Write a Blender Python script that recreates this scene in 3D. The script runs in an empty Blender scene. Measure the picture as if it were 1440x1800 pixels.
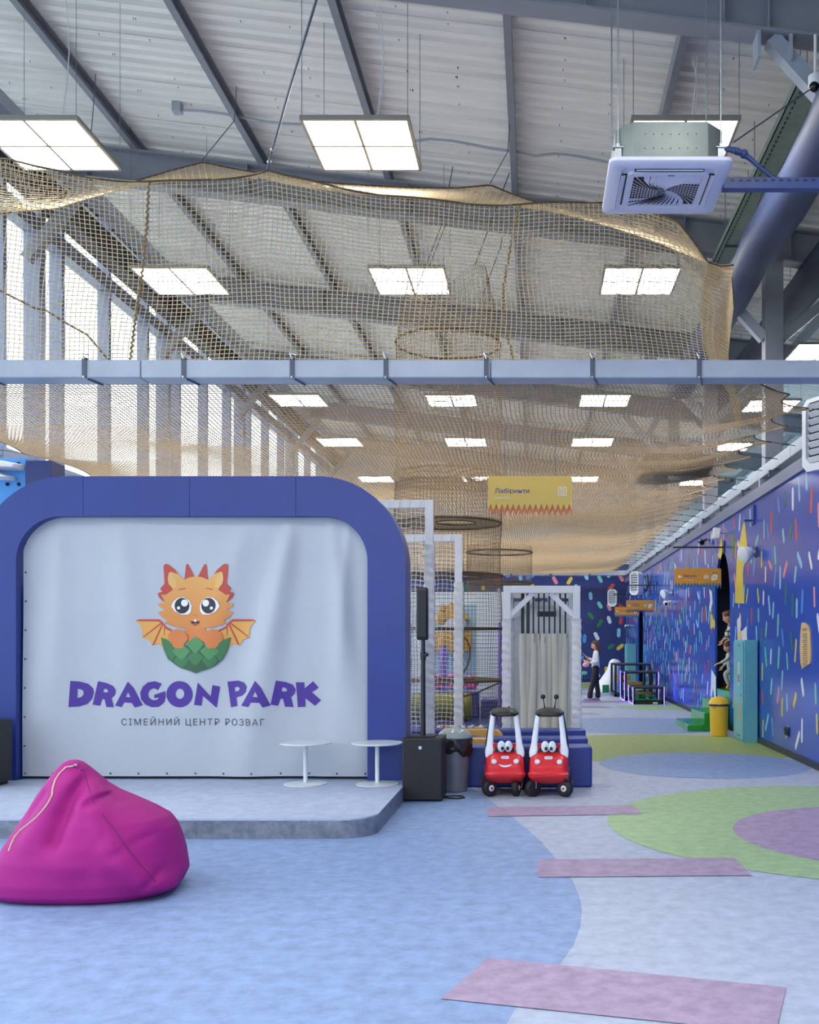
import bpy, bmesh, math, random
import numpy as np
from mathutils import Vector, Matrix
from mathutils.geometry import tessellate_polygon
from mathutils.bvhtree import BVHTree

S = bpy.context.scene
COL = S.collection
PI = math.pi
rnd = random.Random(7)

# ------------------------------------------------------------------ camera
F, VX, VY, H = 1760.0, 940.0, 1126.0, 1.62      # focal length (px of a 1440x1800 frame), vanishing point, eye height
cam = bpy.data.cameras.new('camera')
cam.sensor_width = 36.0
cam.sensor_fit = 'AUTO'
cam.lens = F / 1800.0 * 36.0
cam.shift_x = (720.0 - VX) / 1800.0
cam.shift_y = (VY - 900.0) / 1800.0
cam.clip_end = 400
camo = bpy.data.objects.new('camera', cam)
camo.location = (0, 0, H)
camo.rotation_euler = (PI / 2, 0, 0)
COL.objects.link(camo)
S.camera = camo

# ------------------------------------------------------------------ world and light
SKY = (0.84, 0.92, 1.0)
SKY_STRENGTH = 3.2
LAMP_STRENGTH = 25.0
EXPOSURE = 0.30
world = bpy.data.worlds.new('world')
S.world = world
world.use_nodes = True
bg = world.node_tree.nodes['Background']
bg.inputs[0].default_value = (*SKY, 1)
bg.inputs[1].default_value = SKY_STRENGTH
S.view_settings.view_transform = 'Standard'
S.view_settings.look = 'None'
S.view_settings.exposure = EXPOSURE
S.view_settings.gamma = 1
S.view_settings.use_curve_mapping = False
S.cycles.max_bounces = 10
S.cycles.diffuse_bounces = 7
S.cycles.glossy_bounces = 3
S.cycles.transmission_bounces = 4
S.cycles.transparent_max_bounces = 12
S.cycles.sample_clamp_indirect = 8
S.cycles.caustics_reflective = False
S.cycles.caustics_refractive = False
S.cycles.use_denoising = True


def portal(loc, rot, sx, sy):
    l = bpy.data.lights.new('window_daylight', 'AREA')
    l.shape = 'RECTANGLE'
    l.size, l.size_y = sx, sy
    l.cycles.is_portal = True
    o = bpy.data.objects.new('window_daylight', l)
    o.location, o.rotation_euler = loc, rot
    COL.objects.link(o)


portal((-8.35, 16, 4.7), (0, -PI / 2, 0), 8.8, 46)
portal((2, -6.8, 3.9), (PI / 2, 0, 0), 19, 4.2)  # portal for the added front glazing

# ------------------------------------------------------------------ helpers: materials


def lin(c):
    if isinstance(c, str):
        c = [int(c[i:i + 2], 16) for i in (1, 3, 5)]
    return tuple((x / 255 / 12.92 if x / 255 <= .04045 else ((x / 255 + .055) / 1.055) ** 2.4) for x in c)


def M(name, c, rough=.5, metal=0., noise=None, bump=None, emit=None, spec=.5, coat=0., sheen=0., stretch=None):
    """Procedural principled material. noise=(scale, amount), bump=(scale, strength)."""
    m = bpy.data.materials.new(name)
    m.use_nodes = True
    nt = m.node_tree
    b = nt.nodes['Principled BSDF']
    col = lin(c)
    b.inputs['Base Color'].default_value = (*col, 1)
    b.inputs['Roughness'].default_value = rough
    b.inputs['Metallic'].default_value = metal
    b.inputs['Specular IOR Level'].default_value = spec
    b.inputs['Coat Weight'].default_value = coat
    b.inputs['Sheen Weight'].default_value = sheen
    if noise or bump:
        tc = nt.nodes.new('ShaderNodeTexCoord')
        mp = nt.nodes.new('ShaderNodeMapping')
        nt.links.new(tc.outputs['Object'], mp.inputs['Vector'])
        if stretch:
            mp.inputs['Scale'].default_value = stretch
    if noise:
        n = nt.nodes.new('ShaderNodeTexNoise')
        n.inputs['Scale'].default_value = noise[0]
        n.inputs['Detail'].default_value = 6
        n.inputs['Roughness'].default_value = .65
        nt.links.new(mp.outputs[0], n.inputs['Vector'])
        r = nt.nodes.new('ShaderNodeValToRGB')
        a = noise[1]
        r.color_ramp.elements[0].position = .33
        r.color_ramp.elements[1].position = .68
        r.color_ramp.elements[0].color = (*[x * (1 - a) for x in col], 1)
        r.color_ramp.elements[1].color = (*[min(1, x * (1 + a)) for x in col], 1)
        nt.links.new(n.outputs['Fac'], r.inputs[0])
        nt.links.new(r.outputs[0], b.inputs['Base Color'])
    if bump:
        n2 = nt.nodes.new('ShaderNodeTexNoise')
        n2.inputs['Scale'].default_value = bump[0]
        n2.inputs['Detail'].default_value = 4
        nt.links.new(mp.outputs[0], n2.inputs['Vector'])
        bp = nt.nodes.new('ShaderNodeBump')
        bp.inputs['Strength'].default_value = bump[1]
        bp.inputs['Distance'].default_value = .01
        nt.links.new(n2.outputs['Fac'], bp.inputs['Height'])
        nt.links.new(bp.outputs[0], b.inputs['Normal'])
    if emit:
        b.inputs['Emission Color'].default_value = (*lin(emit[0]), 1)
        b.inputs['Emission Strength'].default_value = emit[1]
    return m


def glass_mat():
    m = bpy.data.materials.new('window_glass')
    m.use_nodes = True
    nt = m.node_tree
    nt.nodes.clear()
    out = nt.nodes.new('ShaderNodeOutputMaterial')
    t = nt.nodes.new('ShaderNodeBsdfTransparent')
    t.inputs[0].default_value = (.93, .96, .97, 1)
    g = nt.nodes.new('ShaderNodeBsdfGlossy')
    g.inputs['Roughness'].default_value = .02
    f = nt.nodes.new('ShaderNodeLayerWeight')
    pw = nt.nodes.new('ShaderNodeMath')
    pw.operation = 'POWER'
    pw.inputs[1].default_value = 5
    ml = nt.nodes.new('ShaderNodeMath')
    ml.operation = 'MULTIPLY_ADD'
    ml.inputs[1].default_value = .6
    ml.inputs[2].default_value = .03
    nt.links.new(f.outputs['Facing'], pw.inputs[0])
    nt.links.new(pw.outputs[0], ml.inputs[0])
    mx = nt.nodes.new('ShaderNodeMixShader')
    nt.links.new(ml.outputs[0], mx.inputs[0])
    nt.links.new(t.outputs[0], mx.inputs[1])
    nt.links.new(g.outputs[0], mx.inputs[2])
    nt.links.new(mx.outputs[0], out.inputs[0])
    return m


def grad_mat(name, c_lo, c_hi, rough=.5, axis=2):
    """printed gradient (flat print), runs over the object's own bounding box"""
    m = M(name, c_lo, rough)
    nt = m.node_tree
    tc = nt.nodes.new('ShaderNodeTexCoord')
    sp = nt.nodes.new('ShaderNodeSeparateXYZ')
    r = nt.nodes.new('ShaderNodeValToRGB')
    r.color_ramp.elements[0].color = (*lin(c_lo), 1)
    r.color_ramp.elements[1].color = (*lin(c_hi), 1)
    nt.links.new(tc.outputs['Generated'], sp.inputs[0])
    nt.links.new(sp.outputs[axis], r.inputs[0])
    nt.links.new(r.outputs[0], nt.nodes['Principled BSDF'].inputs['Base Color'])
    return m


# ------------------------------------------------------------------ helpers: objects


def tag(o, label=None, cat=None, group=None, kind=None):
    if label:
        o['label'] = label
    if cat:
        o['category'] = cat
    if group:
        o['group'] = group
    if kind:
        o['kind'] = kind
    return o


def thing(name, label, cat, loc=(0, 0, 0), group=None, kind=None):
    o = bpy.data.objects.new(name, None)
    o.empty_display_size = .1
    o.location = loc
    COL.objects.link(o)
    return tag(o, label, cat, group, kind)


def origin(o):
    v = Vector((0, 0, 0))
    while o is not None:
        v += Vector(o.location)
        o = o.parent
    return v


def copy_tree(o, parent=None):
    c = o.copy()
    COL.objects.link(c)
    if parent is not None:
        c.parent = parent
    for ch in list(o.children):
        copy_tree(ch, c)
    return c


def P(x, y, d):
    """pixel of the photograph at a real distance -> point in the room"""
    return Vector(((x - VX) * d / F, d, H + (VY - y) * d / F))


def G(x, y):
    """pixel of the photograph on the floor -> floor point"""
    d = F * H / (y - VY)
    return ((x - VX) * d / F, d)


class MB:
    def __init__(s):
        s.v, s.f, s.m = [], [], []

    def add(s, vs, fs, mi=0):
        o = len(s.v)
        s.v.extend([tuple(v) for v in vs])
        s.f.extend([tuple(i + o for i in f) for f in fs])
        s.m.extend([mi] * len(fs))
        return s

    def bx(s, x0, x1, y0, y1, z0, z1, mi=0):
        vs = [(x, y, z) for x in (x0, x1) for y in (y0, y1) for z in (z0, z1)]
        return s.add(vs, [(0, 1, 3, 2), (4, 6, 7, 5), (0, 4, 5, 1), (2, 3, 7, 6), (0, 2, 6, 4), (1, 5, 7, 3)], mi)

    def cbox(s, c, sx, sy, sz, mi=0, rot=None):
        vs = [Vector((x * sx / 2, y * sy / 2, z * sz / 2)) for x in (-1, 1) for y in (-1, 1) for z in (-1, 1)]
        if rot is not None:
            vs = [rot @ v for v in vs]
        c = Vector(c)
        return s.add([v + c for v in vs], [(0, 1, 3, 2), (4, 6, 7, 5), (0, 4, 5, 1), (2, 3, 7, 6), (0, 2, 6, 4), (1, 5, 7, 3)], mi)

    def bar(s, p0, p1, w, h, mi=0, up=(0, 0, 1)):
        p0, p1 = Vector(p0), Vector(p1)
        t = (p1 - p0).normalized()
        u = Vector(up)
        if abs(t.dot(u)) > .98:
            u = Vector((0, 1, 0))
        a = t.cross(u).normalized()
        b = a.cross(t).normalized()
        vs = [p + a * (i * w / 2) + b * (j * h / 2) for p in (p0, p1) for i, j in ((-1, -1), (1, -1), (1, 1), (-1, 1))]
        return s.add(vs, [(0, 3, 2, 1), (4, 5, 6, 7), (0, 1, 5, 4), (1, 2, 6, 5), (2, 3, 7, 6), (3, 0, 4, 7)], mi)

    def tube(s, pts, r, n=8, mi=0, closed=False, caps=True):
        pts = [Vector(p) for p in pts]
        N = len(pts)
        rr = r if isinstance(r, (list, tuple)) else [r] * N
        vs, fs = [], []
        prev = None
        for i, p in enumerate(pts):
            if closed:
                t = (pts[(i + 1) % N] - pts[i - 1])
            else:
                t = pts[min(i + 1, N - 1)] - pts[max(i - 1, 0)]
            t = t.normalized() if t.length > 1e-9 else Vector((0, 0, 1))
            if prev is None:
                u = Vector((0, 0, 1)) if abs(t.z) < .9 else Vector((0, 1, 0))
                a = t.cross(u).normalized()
            else:
                a = (prev - t * prev.dot(t))
                a = a.normalized() if a.length > 1e-6 else t.orthogonal().normalized()
            prev = a
            b = t.cross(a)
            for k in range(n):
                an = 2 * PI * k / n
                vs.append(p + (a * math.cos(an) + b * math.sin(an)) * rr[i])
        for i in range(N if closed else N - 1):
            j = (i + 1) % N
            for k in range(n):
                k2 = (k + 1) % n
                fs.append((i * n + k, i * n + k2, j * n + k2, j * n + k))
        if not closed and caps:
            fs.append(tuple(range(n - 1, -1, -1)))
            fs.append(tuple((N - 1) * n + k for k in range(n)))
        return s.add(vs, fs, mi)

    def lathe(s, prof, n=24, c=(0, 0, 0), mi=0, sx=1, sy=1, caps=True):
        vs, fs = [], []
        for r, z in prof:
            for k in range(n):
                a = 2 * PI * k / n
                vs.append((c[0] + r * math.cos(a) * sx, c[1] + r * math.sin(a) * sy, c[2] + z))
        for i in range(len(prof) - 1):
            for k in range(n):
                k2 = (k + 1) % n
                fs.append((i * n + k, i * n + k2, (i + 1) * n + k2, (i + 1) * n + k))
        if caps:
            if prof[0][0] > 1e-4:
                fs.append(tuple(range(n - 1, -1, -1)))
            if prof[-1][0] > 1e-4:
                fs.append(tuple((len(prof) - 1) * n + k for k in range(n)))
        return s.add(vs, fs, mi)

    def ball(s, c, r, n=10, m=7, mi=0, sc=(1, 1, 1)):
        vs, fs = [], []
        for i in range(m + 1):
            th = PI * i / m
            for k in range(n):
                a = 2 * PI * k / n
                vs.append((c[0] + r * sc[0] * math.sin(th) * math.cos(a), c[1] + r * sc[1] * math.sin(th) * math.sin(a), c[2] - r * sc[2] * math.cos(th)))
        for i in range(m):
            for k in range(n):
                k2 = (k + 1) % n
                fs.append((i * n + k, i * n + k2, (i + 1) * n + k2, (i + 1) * n + k))
        return s.add(vs, fs, mi)

    def loft(s, rings, mi=0, cap=True):
        n = len(rings[0])
        vs = [p for r in rings for p in r]
        fs = []
        for i in range(len(rings) - 1):
            for k in range(n):
                k2 = (k + 1) % n
                fs.append((i * n + k, i * n + k2, (i + 1) * n + k2, (i + 1) * n + k))
        if cap:
            fs.append(tuple(range(n - 1, -1, -1)))
            fs.append(tuple((len(rings) - 1) * n + k for k in range(n)))
        return s.add(vs, fs, mi)

    def prism(s, poly, fn, d0, d1, mi=0, side_mi=None, holes=()):
        """poly in 2D, fn(u, v, depth) -> 3D; both faces tessellated, sides closed"""
        loops = [list(poly)] + [list(h) for h in holes]
        flat = [p for l in loops for p in l]
        tris = tessellate_polygon([[Vector((p[0], p[1], 0)) for p in l] for l in loops])
        n = len(flat)
        vs = [fn(p[0], p[1], d0) for p in flat] + [fn(p[0], p[1], d1) for p in flat]
        s.add(vs, [tuple(t) for t in tris] + [tuple(i + n for i in reversed(t)) for t in tris], mi)
        fs, o = [], 0
        for l in loops:
            k = len(l)
            for i in range(k):
                j = (i + 1) % k
                fs.append((o + i, o + j, n + o + j, n + o + i))
            o += k
        return s.add(vs, fs, mi if side_mi is None else side_mi)

    def flat(s, poly, fn, d=0., mi=0, holes=()):
        loops = [list(poly)] + [list(h) for h in holes]
        tris = tessellate_polygon([[Vector((p[0], p[1], 0)) for p in l] for l in loops])
        return s.add([fn(p[0], p[1], d) for l in loops for p in l], [tuple(t) for t in tris], mi)

    def grid(s, fn, nu, nv, mi=0):
        vs = [fn(i / nu, j / nv) for i in range(nu + 1) for j in range(nv + 1)]
        w = nv + 1
        return s.add(vs, [(i * w + j, (i + 1) * w + j, (i + 1) * w + j + 1, i * w + j + 1) for i in range(nu) for j in range(nv)], mi)

    def build(s, name, mats, parent=None, world=True, smooth=0, bevel=0, kind=None, label=None, segs=2, fix=True):
        me = bpy.data.meshes.new(name)
        if parent is not None and world:
            o = origin(parent)
            vs = [(v[0] - o.x, v[1] - o.y, v[2] - o.z) for v in s.v]
        else:
            vs = s.v
        me.from_pydata(vs, [], s.f)
        if not isinstance(mats, (list, tuple)):
            mats = [mats]
        for m in mats:
            me.materials.append(m)
        if len(mats) > 1:
            me.polygons.foreach_set('material_index', s.m)
        if fix:
            bm = bmesh.new()
            bm.from_mesh(me)
            bmesh.ops.remove_doubles(bm, verts=bm.verts, dist=1e-6)
            bmesh.ops.recalc_face_normals(bm, faces=bm.faces)
            bm.to_mesh(me)
            bm.free()
        if smooth:
            me.polygons.foreach_set('use_smooth', [True] * len(me.polygons))
            me.set_sharp_from_angle(angle=math.radians(smooth))
        me.update()
        ob = bpy.data.objects.new(name, me)
        COL.objects.link(ob)
        if parent is not None:
            ob.parent = parent
        if bevel:
            b = ob.modifiers.new('edge', 'BEVEL')
            b.width = bevel
            b.segments = segs
            b.limit_method = 'ANGLE'
            b.angle_limit = math.radians(40)
            me.polygons.foreach_set('use_smooth', [True] * len(me.polygons))
            me.set_sharp_from_angle(angle=math.radians(60))
        if kind:
            ob['kind'] = kind
        if label:
            ob['label'] = label
        return ob


def strands(mb, P3, r, n=3):
    """P3: array (strands, points, 3) -> thin tubes, one per strand"""
    K, N, _ = P3.shape
    t = np.zeros_like(P3)
    t[:, 1:-1] = P3[:, 2:] - P3[:, :-2]
    t[:, 0] = P3[:, 1] - P3[:, 0]
    t[:, -1] = P3[:, -1] - P3[:, -2]
    t /= np.linalg.norm(t, axis=2, keepdims=True) + 1e-9
    up = np.where(np.abs(t[..., 2:3]) > .8, np.array([0, 1., 0]), np.array([0, 0, 1.]))
    a = np.cross(t, up)
    a /= np.linalg.norm(a, axis=2, keepdims=True) + 1e-9
    b = np.cross(a, t)
    ang = 2 * PI * np.arange(n) / n + PI / 2
    V = P3[:, :, None, :] + r * (a[:, :, None, :] * np.cos(ang)[None, None, :, None] + b[:, :, None, :] * np.sin(ang)[None, None, :, None])
    idx = np.arange(K * N * n).reshape(K, N, n)
    nx = np.roll(idx, -1, axis=2)
    Q = np.stack([idx[:, :-1], nx[:, :-1], nx[:, 1:], idx[:, 1:]], axis=-1).reshape(-1, 4)
    o = len(mb.v)
    mb.v.extend(map(tuple, V.reshape(-1, 3).tolist()))
    mb.f.extend(map(tuple, (Q + o).tolist()))
    mb.m.extend([0] * len(Q))


def net(mb, fn, nu, nv, su, sv, r, closed_u=False):
    """fn(U, V) vectorised -> (..., 3). Strands along v at each u and along u at each v"""
    U, V = np.meshgrid(np.linspace(0, 1, nu + 1)[:(-1 if closed_u else None)], np.linspace(0, 1, sv + 1), indexing='ij')
    strands(mb, fn(U, V), r)
    V, U = np.meshgrid(np.linspace(0, 1, nv + 1), np.linspace(0, 1, su + 1), indexing='ij')
    strands(mb, fn(U, V), r)


def arc(cx, cy, r, a0, a1, n, ry=None):
    ry = r if ry is None else ry
    return [(cx + r * math.cos(math.radians(a0 + (a1 - a0) * i / n)), cy + ry * math.sin(math.radians(a0 + (a1 - a0) * i / n))) for i in range(n + 1)]


def rrect(w, l, r, n=4, z=0, cx=0, cy=0):
    pts = []
    for sx, sy, a in ((1, 1, 0), (-1, 1, 90), (-1, -1, 180), (1, -1, 270)):
        pts += [(cx + x, cy + y, z) for x, y in arc(sx * (w / 2 - r), sy * (l / 2 - r), r, a, a + 90, n)]
    return pts


_txt = {}


def text2d(body, size, align='LEFT', spacing=1.0, bold=0.):
    """mesh of a line of writing in 2D (x, y) with triangles"""
    cu = bpy.data.curves.new('writing', 'FONT')
    cu.body = body
    cu.size = size
    cu.align_x = align
    cu.space_character = spacing
    cu.resolution_u = 3
    ob = bpy.data.objects.new('writing', cu)
    COL.objects.link(ob)
    dg = bpy.context.evaluated_depsgraph_get()
    me = bpy.data.meshes.new_from_object(ob.evaluated_get(dg))
    vs = [(v.co.x, v.co.y) for v in me.vertices]
    fs = [tuple(p.vertices) for p in me.polygons]
    bpy.data.objects.remove(ob)
    bpy.data.curves.remove(cu)
    bpy.data.meshes.remove(me)
    # some glyphs have overlapping contours: stagger the triangles a hair in depth
    out, of = [], []
    for i, f in enumerate(fs):
        of.append(tuple(range(len(out), len(out) + len(f))))
        out += [(vs[k][0], vs[k][1], .00005 * (i % 11)) for k in f]
    if bold:                                                    # heavier stroke: the line again, a little to each side
        o0, f0 = list(out), list(of)
        for q, dx, dy in ((1, -bold, 0), (2, bold, 0), (3, 0, bold)):
            of += [tuple(k + len(out) for k in f) for f in f0]
            out += [(x + dx * size, y + dy * size, z + .0006 * q) for x, y, z in o0]
    return out, of


def write(mb, body, size, fn, d=0, align='LEFT', spacing=1.0, mi=0, fit=None):
    vs, fs = text2d(body, size, align, spacing)
    if not vs:
        return
    if fit:
        x0, x1 = min(v[0] for v in vs), max(v[0] for v in vs)
        k = fit / (x1 - x0)
        vs = [(v[0] * k, v[1], v[2]) for v in vs]
    mb.add([fn(v[0], v[1], d - v[2]) for v in vs], fs, mi)


def interp(pts, x):
    xs = [p[0] for p in pts]
    ys = [p[1] for p in pts]
    return np.interp(x, xs, ys)


# ------------------------------------------------------------------ materials
m_floor = M('vinyl_pale_blue_grey', '#aab4c6', .5, noise=(9, .16), bump=(60, .05))
m_fblue = M('vinyl_blue', '#839bc2', .5, noise=(9, .2), bump=(60, .05))
m_fpink = M('vinyl_mauve', '#a28ea8', .5, noise=(9, .2), bump=(60, .05))
m_fgreen = M('vinyl_light_green', '#9bb886', .5, noise=(9, .16), bump=(60, .05))
m_folive = M('vinyl_olive_green', '#98a95f', .5, noise=(9, .16), bump=(60, .05))
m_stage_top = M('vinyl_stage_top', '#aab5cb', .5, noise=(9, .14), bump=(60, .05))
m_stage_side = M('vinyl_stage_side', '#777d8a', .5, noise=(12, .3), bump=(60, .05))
m_steel = M('grey_painted_steel', '#888c97', .45, noise=(2.5, .08))
m_steel_l = M('light_grey_painted_steel', '#a3abb8', .4, noise=(3, .08))
m_capping = M('grey_violet_capping', '#6c7190', .35, noise=(3, .06))
m_steel_d = M('dark_slate_steel', '#4b5262', .5, noise=(3, .1))
m_window_frame = M('window_frame_grey_blue', '#7f8ca8', .45, noise=(2, .06))
m_deck = M('white_coated_roof_sheet', '#eceae6', .4, noise=(1.3, .07), stretch=(.3, 3, 1))
m_galv = M('galvanised_steel', '#8e979c', .35, .7, noise=(20, .15))
m_chrome = M('polished_metal', '#c9ced2', .2, .9)
m_duct_box = M('anthracite_duct', '#2b2e3b', .55, noise=(3, .15))
m_navy = M('blue_painted_panel', '#223682', .38, noise=(1.4, .07), bump=(5, .02))
m_wall_blue = M('blue_gloss_wall', '#2850b4', .16, spec=.45, noise=(1.2, .06), bump=(3, .03))
m_wall_navy = M('navy_wall', '#25346e', .4, noise=(1.2, .08))
m_wall_grey = M('grey_sandwich_wall', '#b9bcc0', .5, noise=(1, .06))
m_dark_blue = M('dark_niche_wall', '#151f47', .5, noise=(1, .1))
m_ground = M('pale_bounce_ground', '#cfd0cc', .9, noise=(3, .2))
m_black_trim = M('black_skirting', '#22262c', .5, noise=(4, .1))
m_white = M('white_plastic', '#e4e6ea', .35, noise=(5, .03))
m_white_steel = M('white_powder_coat', '#e2e5e9', .4, noise=(3, .04))
m_ac = M('air_conditioner_white', '#d9d7e6', .4, noise=(3, .03))
m_ac_case = M('air_conditioner_galvanised', '#848c86', .42, .25, noise=(6, .08))
m_black = M('black_plastic', '#121419', .42, noise=(20, .15))
m_black_rubber = M('black_rubber', '#17181a', .6, noise=(30, .2))
m_black_grille = M('black_speaker_mesh', '#101318', .55, noise=(160, .35))
m_rope = M('tan_net_cord', '#c2ad88', .8, noise=(25, .2))
m_rope_floor = M('tan_net_cord_floor', '#b29a78', .85, noise=(25, .2))
m_rope_brown = M('brown_net_cord', '#7a6a58', .85, noise=(25, .2))
m_rope_dark = M('dark_brown_rope', '#5a4a35', .85, noise=(40, .35))
m_rope_seam = M('brown_seam_rope', '#83704f', .85, noise=(60, .4))
m_net_white = M('white_net_cord', '#d9dde2', .7, noise=(25, .08))
m_quilt = M('white_quilted_vinyl', '#dcdcda', .38, noise=(9, .08), bump=(22, .5))
m_bench = M('navy_bench_vinyl', '#283a8c', .3, noise=(4, .1), bump=(14, .05))
m_foam_y = M('yellow_bench_vinyl', '#dca94c', .4, noise=(4, .06))
m_magenta = M('magenta_bag_fabric', '#a3197b', .7, noise=(220, .12), bump=(300, .25), spec=.35)
m_cream = M('cream_zip', '#cdb99b', .6, noise=(90, .2))
m_banner = M('white_banner_vinyl', '#b2b7c0', .5, noise=(2, .03))
m_purple = M('purple_print', '#46298c', .5)
m_text_dark = M('dark_grey_print', '#4a4a5c', .5)
m_table = M('white_lacquer', '#d5dadb', .3, noise=(4, .03))
m_red = M('red_toy_plastic', '#d4252f', .3, noise=(6, .06))
m_toy_white = M('white_toy_plastic', '#dbe0e8', .35, noise=(6, .03))
m_hub = M('red_hub_cap', '#d2303a', .35)
m_bin_grey = M('grey_bin_plastic', '#70747f', .4, noise=(5, .06))
m_bin_lid = M('grey_gloss_lid', '#8f9a98', .12, noise=(5, .05))
m_bag = M('black_bin_liner', '#2c2a2c', .22, noise=(9, .3), bump=(18, .8))
m_yellow = M('yellow_bin_plastic', '#f0bb32', .35, noise=(4, .06))
m_teal = M('teal_cabinet_paint', '#66b0c0', .35, noise=(3, .05))
m_green = M('green_gloss_step', '#239a3a', .12, noise=(2, .15))
m_sign_y = M('yellow_sign_board', '#e9c45f', .5, noise=(3, .04))
m_sign_o = M('orange_sign_board', '#dc9a36', .5, noise=(3, .04))
m_sign_red = M('coral_zigzag', '#dd8155', .5)
m_sign_blue = M('blue_zigzag', '#2583c4', .5)
m_sign_navy = M('navy_zigzag', '#343f95', .5)
m_ink = M('sign_ink_navy', '#3b3f93', .5)
m_ink_white = M('sign_ink_white', '#ece7da', .5)
m_blue_bar = M('blue_channel_steel', '#2f467e', .4, noise=(4, .08))
m_fabric_duct = M('blue_fabric_duct', '#2f3d66', .6, noise=(2, .25), bump=(3, .3), stretch=(1, .3, 1))
m_fabric_duct2 = M('dark_fabric_duct', '#2b3145', .6, noise=(2, .2), bump=(3, .3))
m_tray = M('green_grey_cable_tray', '#8b9c8e', .5, 0, noise=(6, .12))
m_tan_board = M('plywood_plaque', '#d6b06e', .5, noise=(6, .1), stretch=(1, 1, .2))
m_curtain = M('cream_foam_curtain', '#cfcdbf', .7, noise=(3, .04))
m_mat = M('dark_mat', '#57524e', .8, noise=(12, .2))
m_skin = M('skin', '#d9a688', .5, noise=(9, .05))
m_hair = M('brown_hair', '#5c4030', .55, noise=(40, .3))
m_hair2 = M('chestnut_hair', '#4d3527', .6, noise=(40, .3))
m_knit = M('white_knit', '#dfe0e2', .8, noise=(60, .06))
m_trouser = M('black_trousers', '#26262c', .8, noise=(60, .2))
m_kid_grey = M('grey_tracksuit', '#b2bab8', .8, noise=(30, .08))
m_brown_stripe = M('brown_stripe_knit', '#7a6656', .8)
m_pink = M('pink_plastic', '#e465a8', .4)
m_pale_blue = M('pale_blue_wall', '#a9cbdd', .5, noise=(1, .04))
m_teal_grey = M('grey_teal_wall', '#6d8896', .5, noise=(1, .05))
m_cloud = M('cloud_white_paint', '#e6e4d6', .6)
m_bright_blue = M('bright_blue_panel', '#4a97e0', .35, noise=(2, .06))
m_olive_foam = M('olive_foam', '#8f8a24', .5, noise=(4, .12))
m_violet = M('violet_vinyl', '#8a70cc', .4)
m_sky_vinyl = M('sky_blue_vinyl', '#58a8dc', .4)
m_led = M('blue_led_strip', '#5a50ff', .4, emit=('#5a4cff', 9))
m_lamp = M('light_panel_diffuser', '#f7f5ee', .4, emit=('#fbf8f6', LAMP_STRENGTH))
m_lamp_frame = M('light_panel_frame', '#97938a', .4, .3)
m_dark_glass = M('dark_glass', '#11141c', .08)
m_paper = M('printed_paper', '#c9c2b6', .6, noise=(30, .3))
m_glass = glass_mat()
PALETTE = {k: M('paint_' + k, c, .25) for k, c in dict(white='#dfe6ee', sky='#8cc8e8', blue='#3f8fe0', mint='#6fc4b4', green='#1f7a4a',
                                                      red='#c8473c', coral='#e58a96', yellow='#dcc440').items()}
PAL = list(PALETTE.values())

# ------------------------------------------------------------------ the building shell
SLOPE = .12
XL, XR, YF, YB = -8.25, 12.3, -7.0, 39.0
FRAMES = [10.16 + 5.6 * k for k in range(-3, 6)]


def zr(x, base):          # height on the sloping roof
    return H + base - SLOPE * x


# unseen outside ground, kept pale to bounce light up to the roof
mb = MB().bx(-120, 120, -120, 160, -.5, -.22)
tag(mb.build('ground', m_ground), 'unseen pale ground outside the hall, bouncing light up to the roof', 'ground', kind='structure')

# floor with vinyl inlays
mb = MB().bx(XL - .1, XR, YF - .1, YB + .2, -.2, 0)
floor = tag(mb.build('floor', m_floor), 'pale blue grey vinyl floor with coloured inlays', 'floor', kind='structure')
_lvl = [0]


def inlay(pts, mat):
    _lvl[0] += 1
    z = .0006 * _lvl[0]
    b = MB().flat(pts, lambda u, v, d: (u, v, d), z)
    b.build('vinyl_inlay', mat, floor)


def circ(cx, cy, r, n=72, xmax=3.56):
    return [(min(x, xmax), y) for x, y in arc(cx, cy, r, 0, 360, n)[:-1]]


edge = [G(x, y) for x, y in ((885, 1810), (905, 1775), (945, 1735), (985, 1695), (1008, 1662), (1020, 1630), (1023, 1600), (1020, 1580), (1010, 1555), (996, 1530),
                             (975, 1507), (952, 1480), (930, 1460), (900, 1435), (866, 1410), (850, 1398), (830, 1385))]
inlay([(-8.2, 1.2), (-1.6, 1.2), (-.55, 3.2)] + edge + [(-1.0, 11.6), (-8.2, 11.6)], m_fblue)
inlay(circ(1.9, 19.2, 1.85), m_fblue)
inlay(circ(1.9, 15.2, 2.1), m_folive)
inlay(circ(2.21, 13.1, 1.36), m_fblue)
inlay(circ(2.95, 8.85, 2.3), m_fgreen)
inlay(circ(3.1, 8.35, 1.42), m_fpink)
inlay(circ(3.0, 24.3, 1.0), m_fgreen)
inlay([G(x, y) for x, y in ((775, 1757), (858, 1685), (1382, 1737), (1364, 1818))], m_fpink)
inlay([G(x, y) for x, y in ((945, 1512), (1290, 1509), (1322, 1540), (946, 1543))], m_fpink)
inlay([G(x, y) for x, y in ((855, 1420), (1112, 1416), (1130, 1432), (858, 1436))], m_fpink)
inlay([(.6, 26.2), (2.3, 26.2), (2.6, 26.9), (.6, 26.9)], m_fpink)
inlay([(.6, 24.2), (1.9, 24.3), (1.6, 24.8), (.6, 24.8)], m_fpink)
inlay([(.7, 21.9), (1.5, 21.9), (1.3, 22.4), (.7, 22.4)], m_fpink)
inlay(circ(1.6, 35.5, 1.9), m_folive)
inlay(circ(2.6, 30.5, 1.2), m_fblue)

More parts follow.
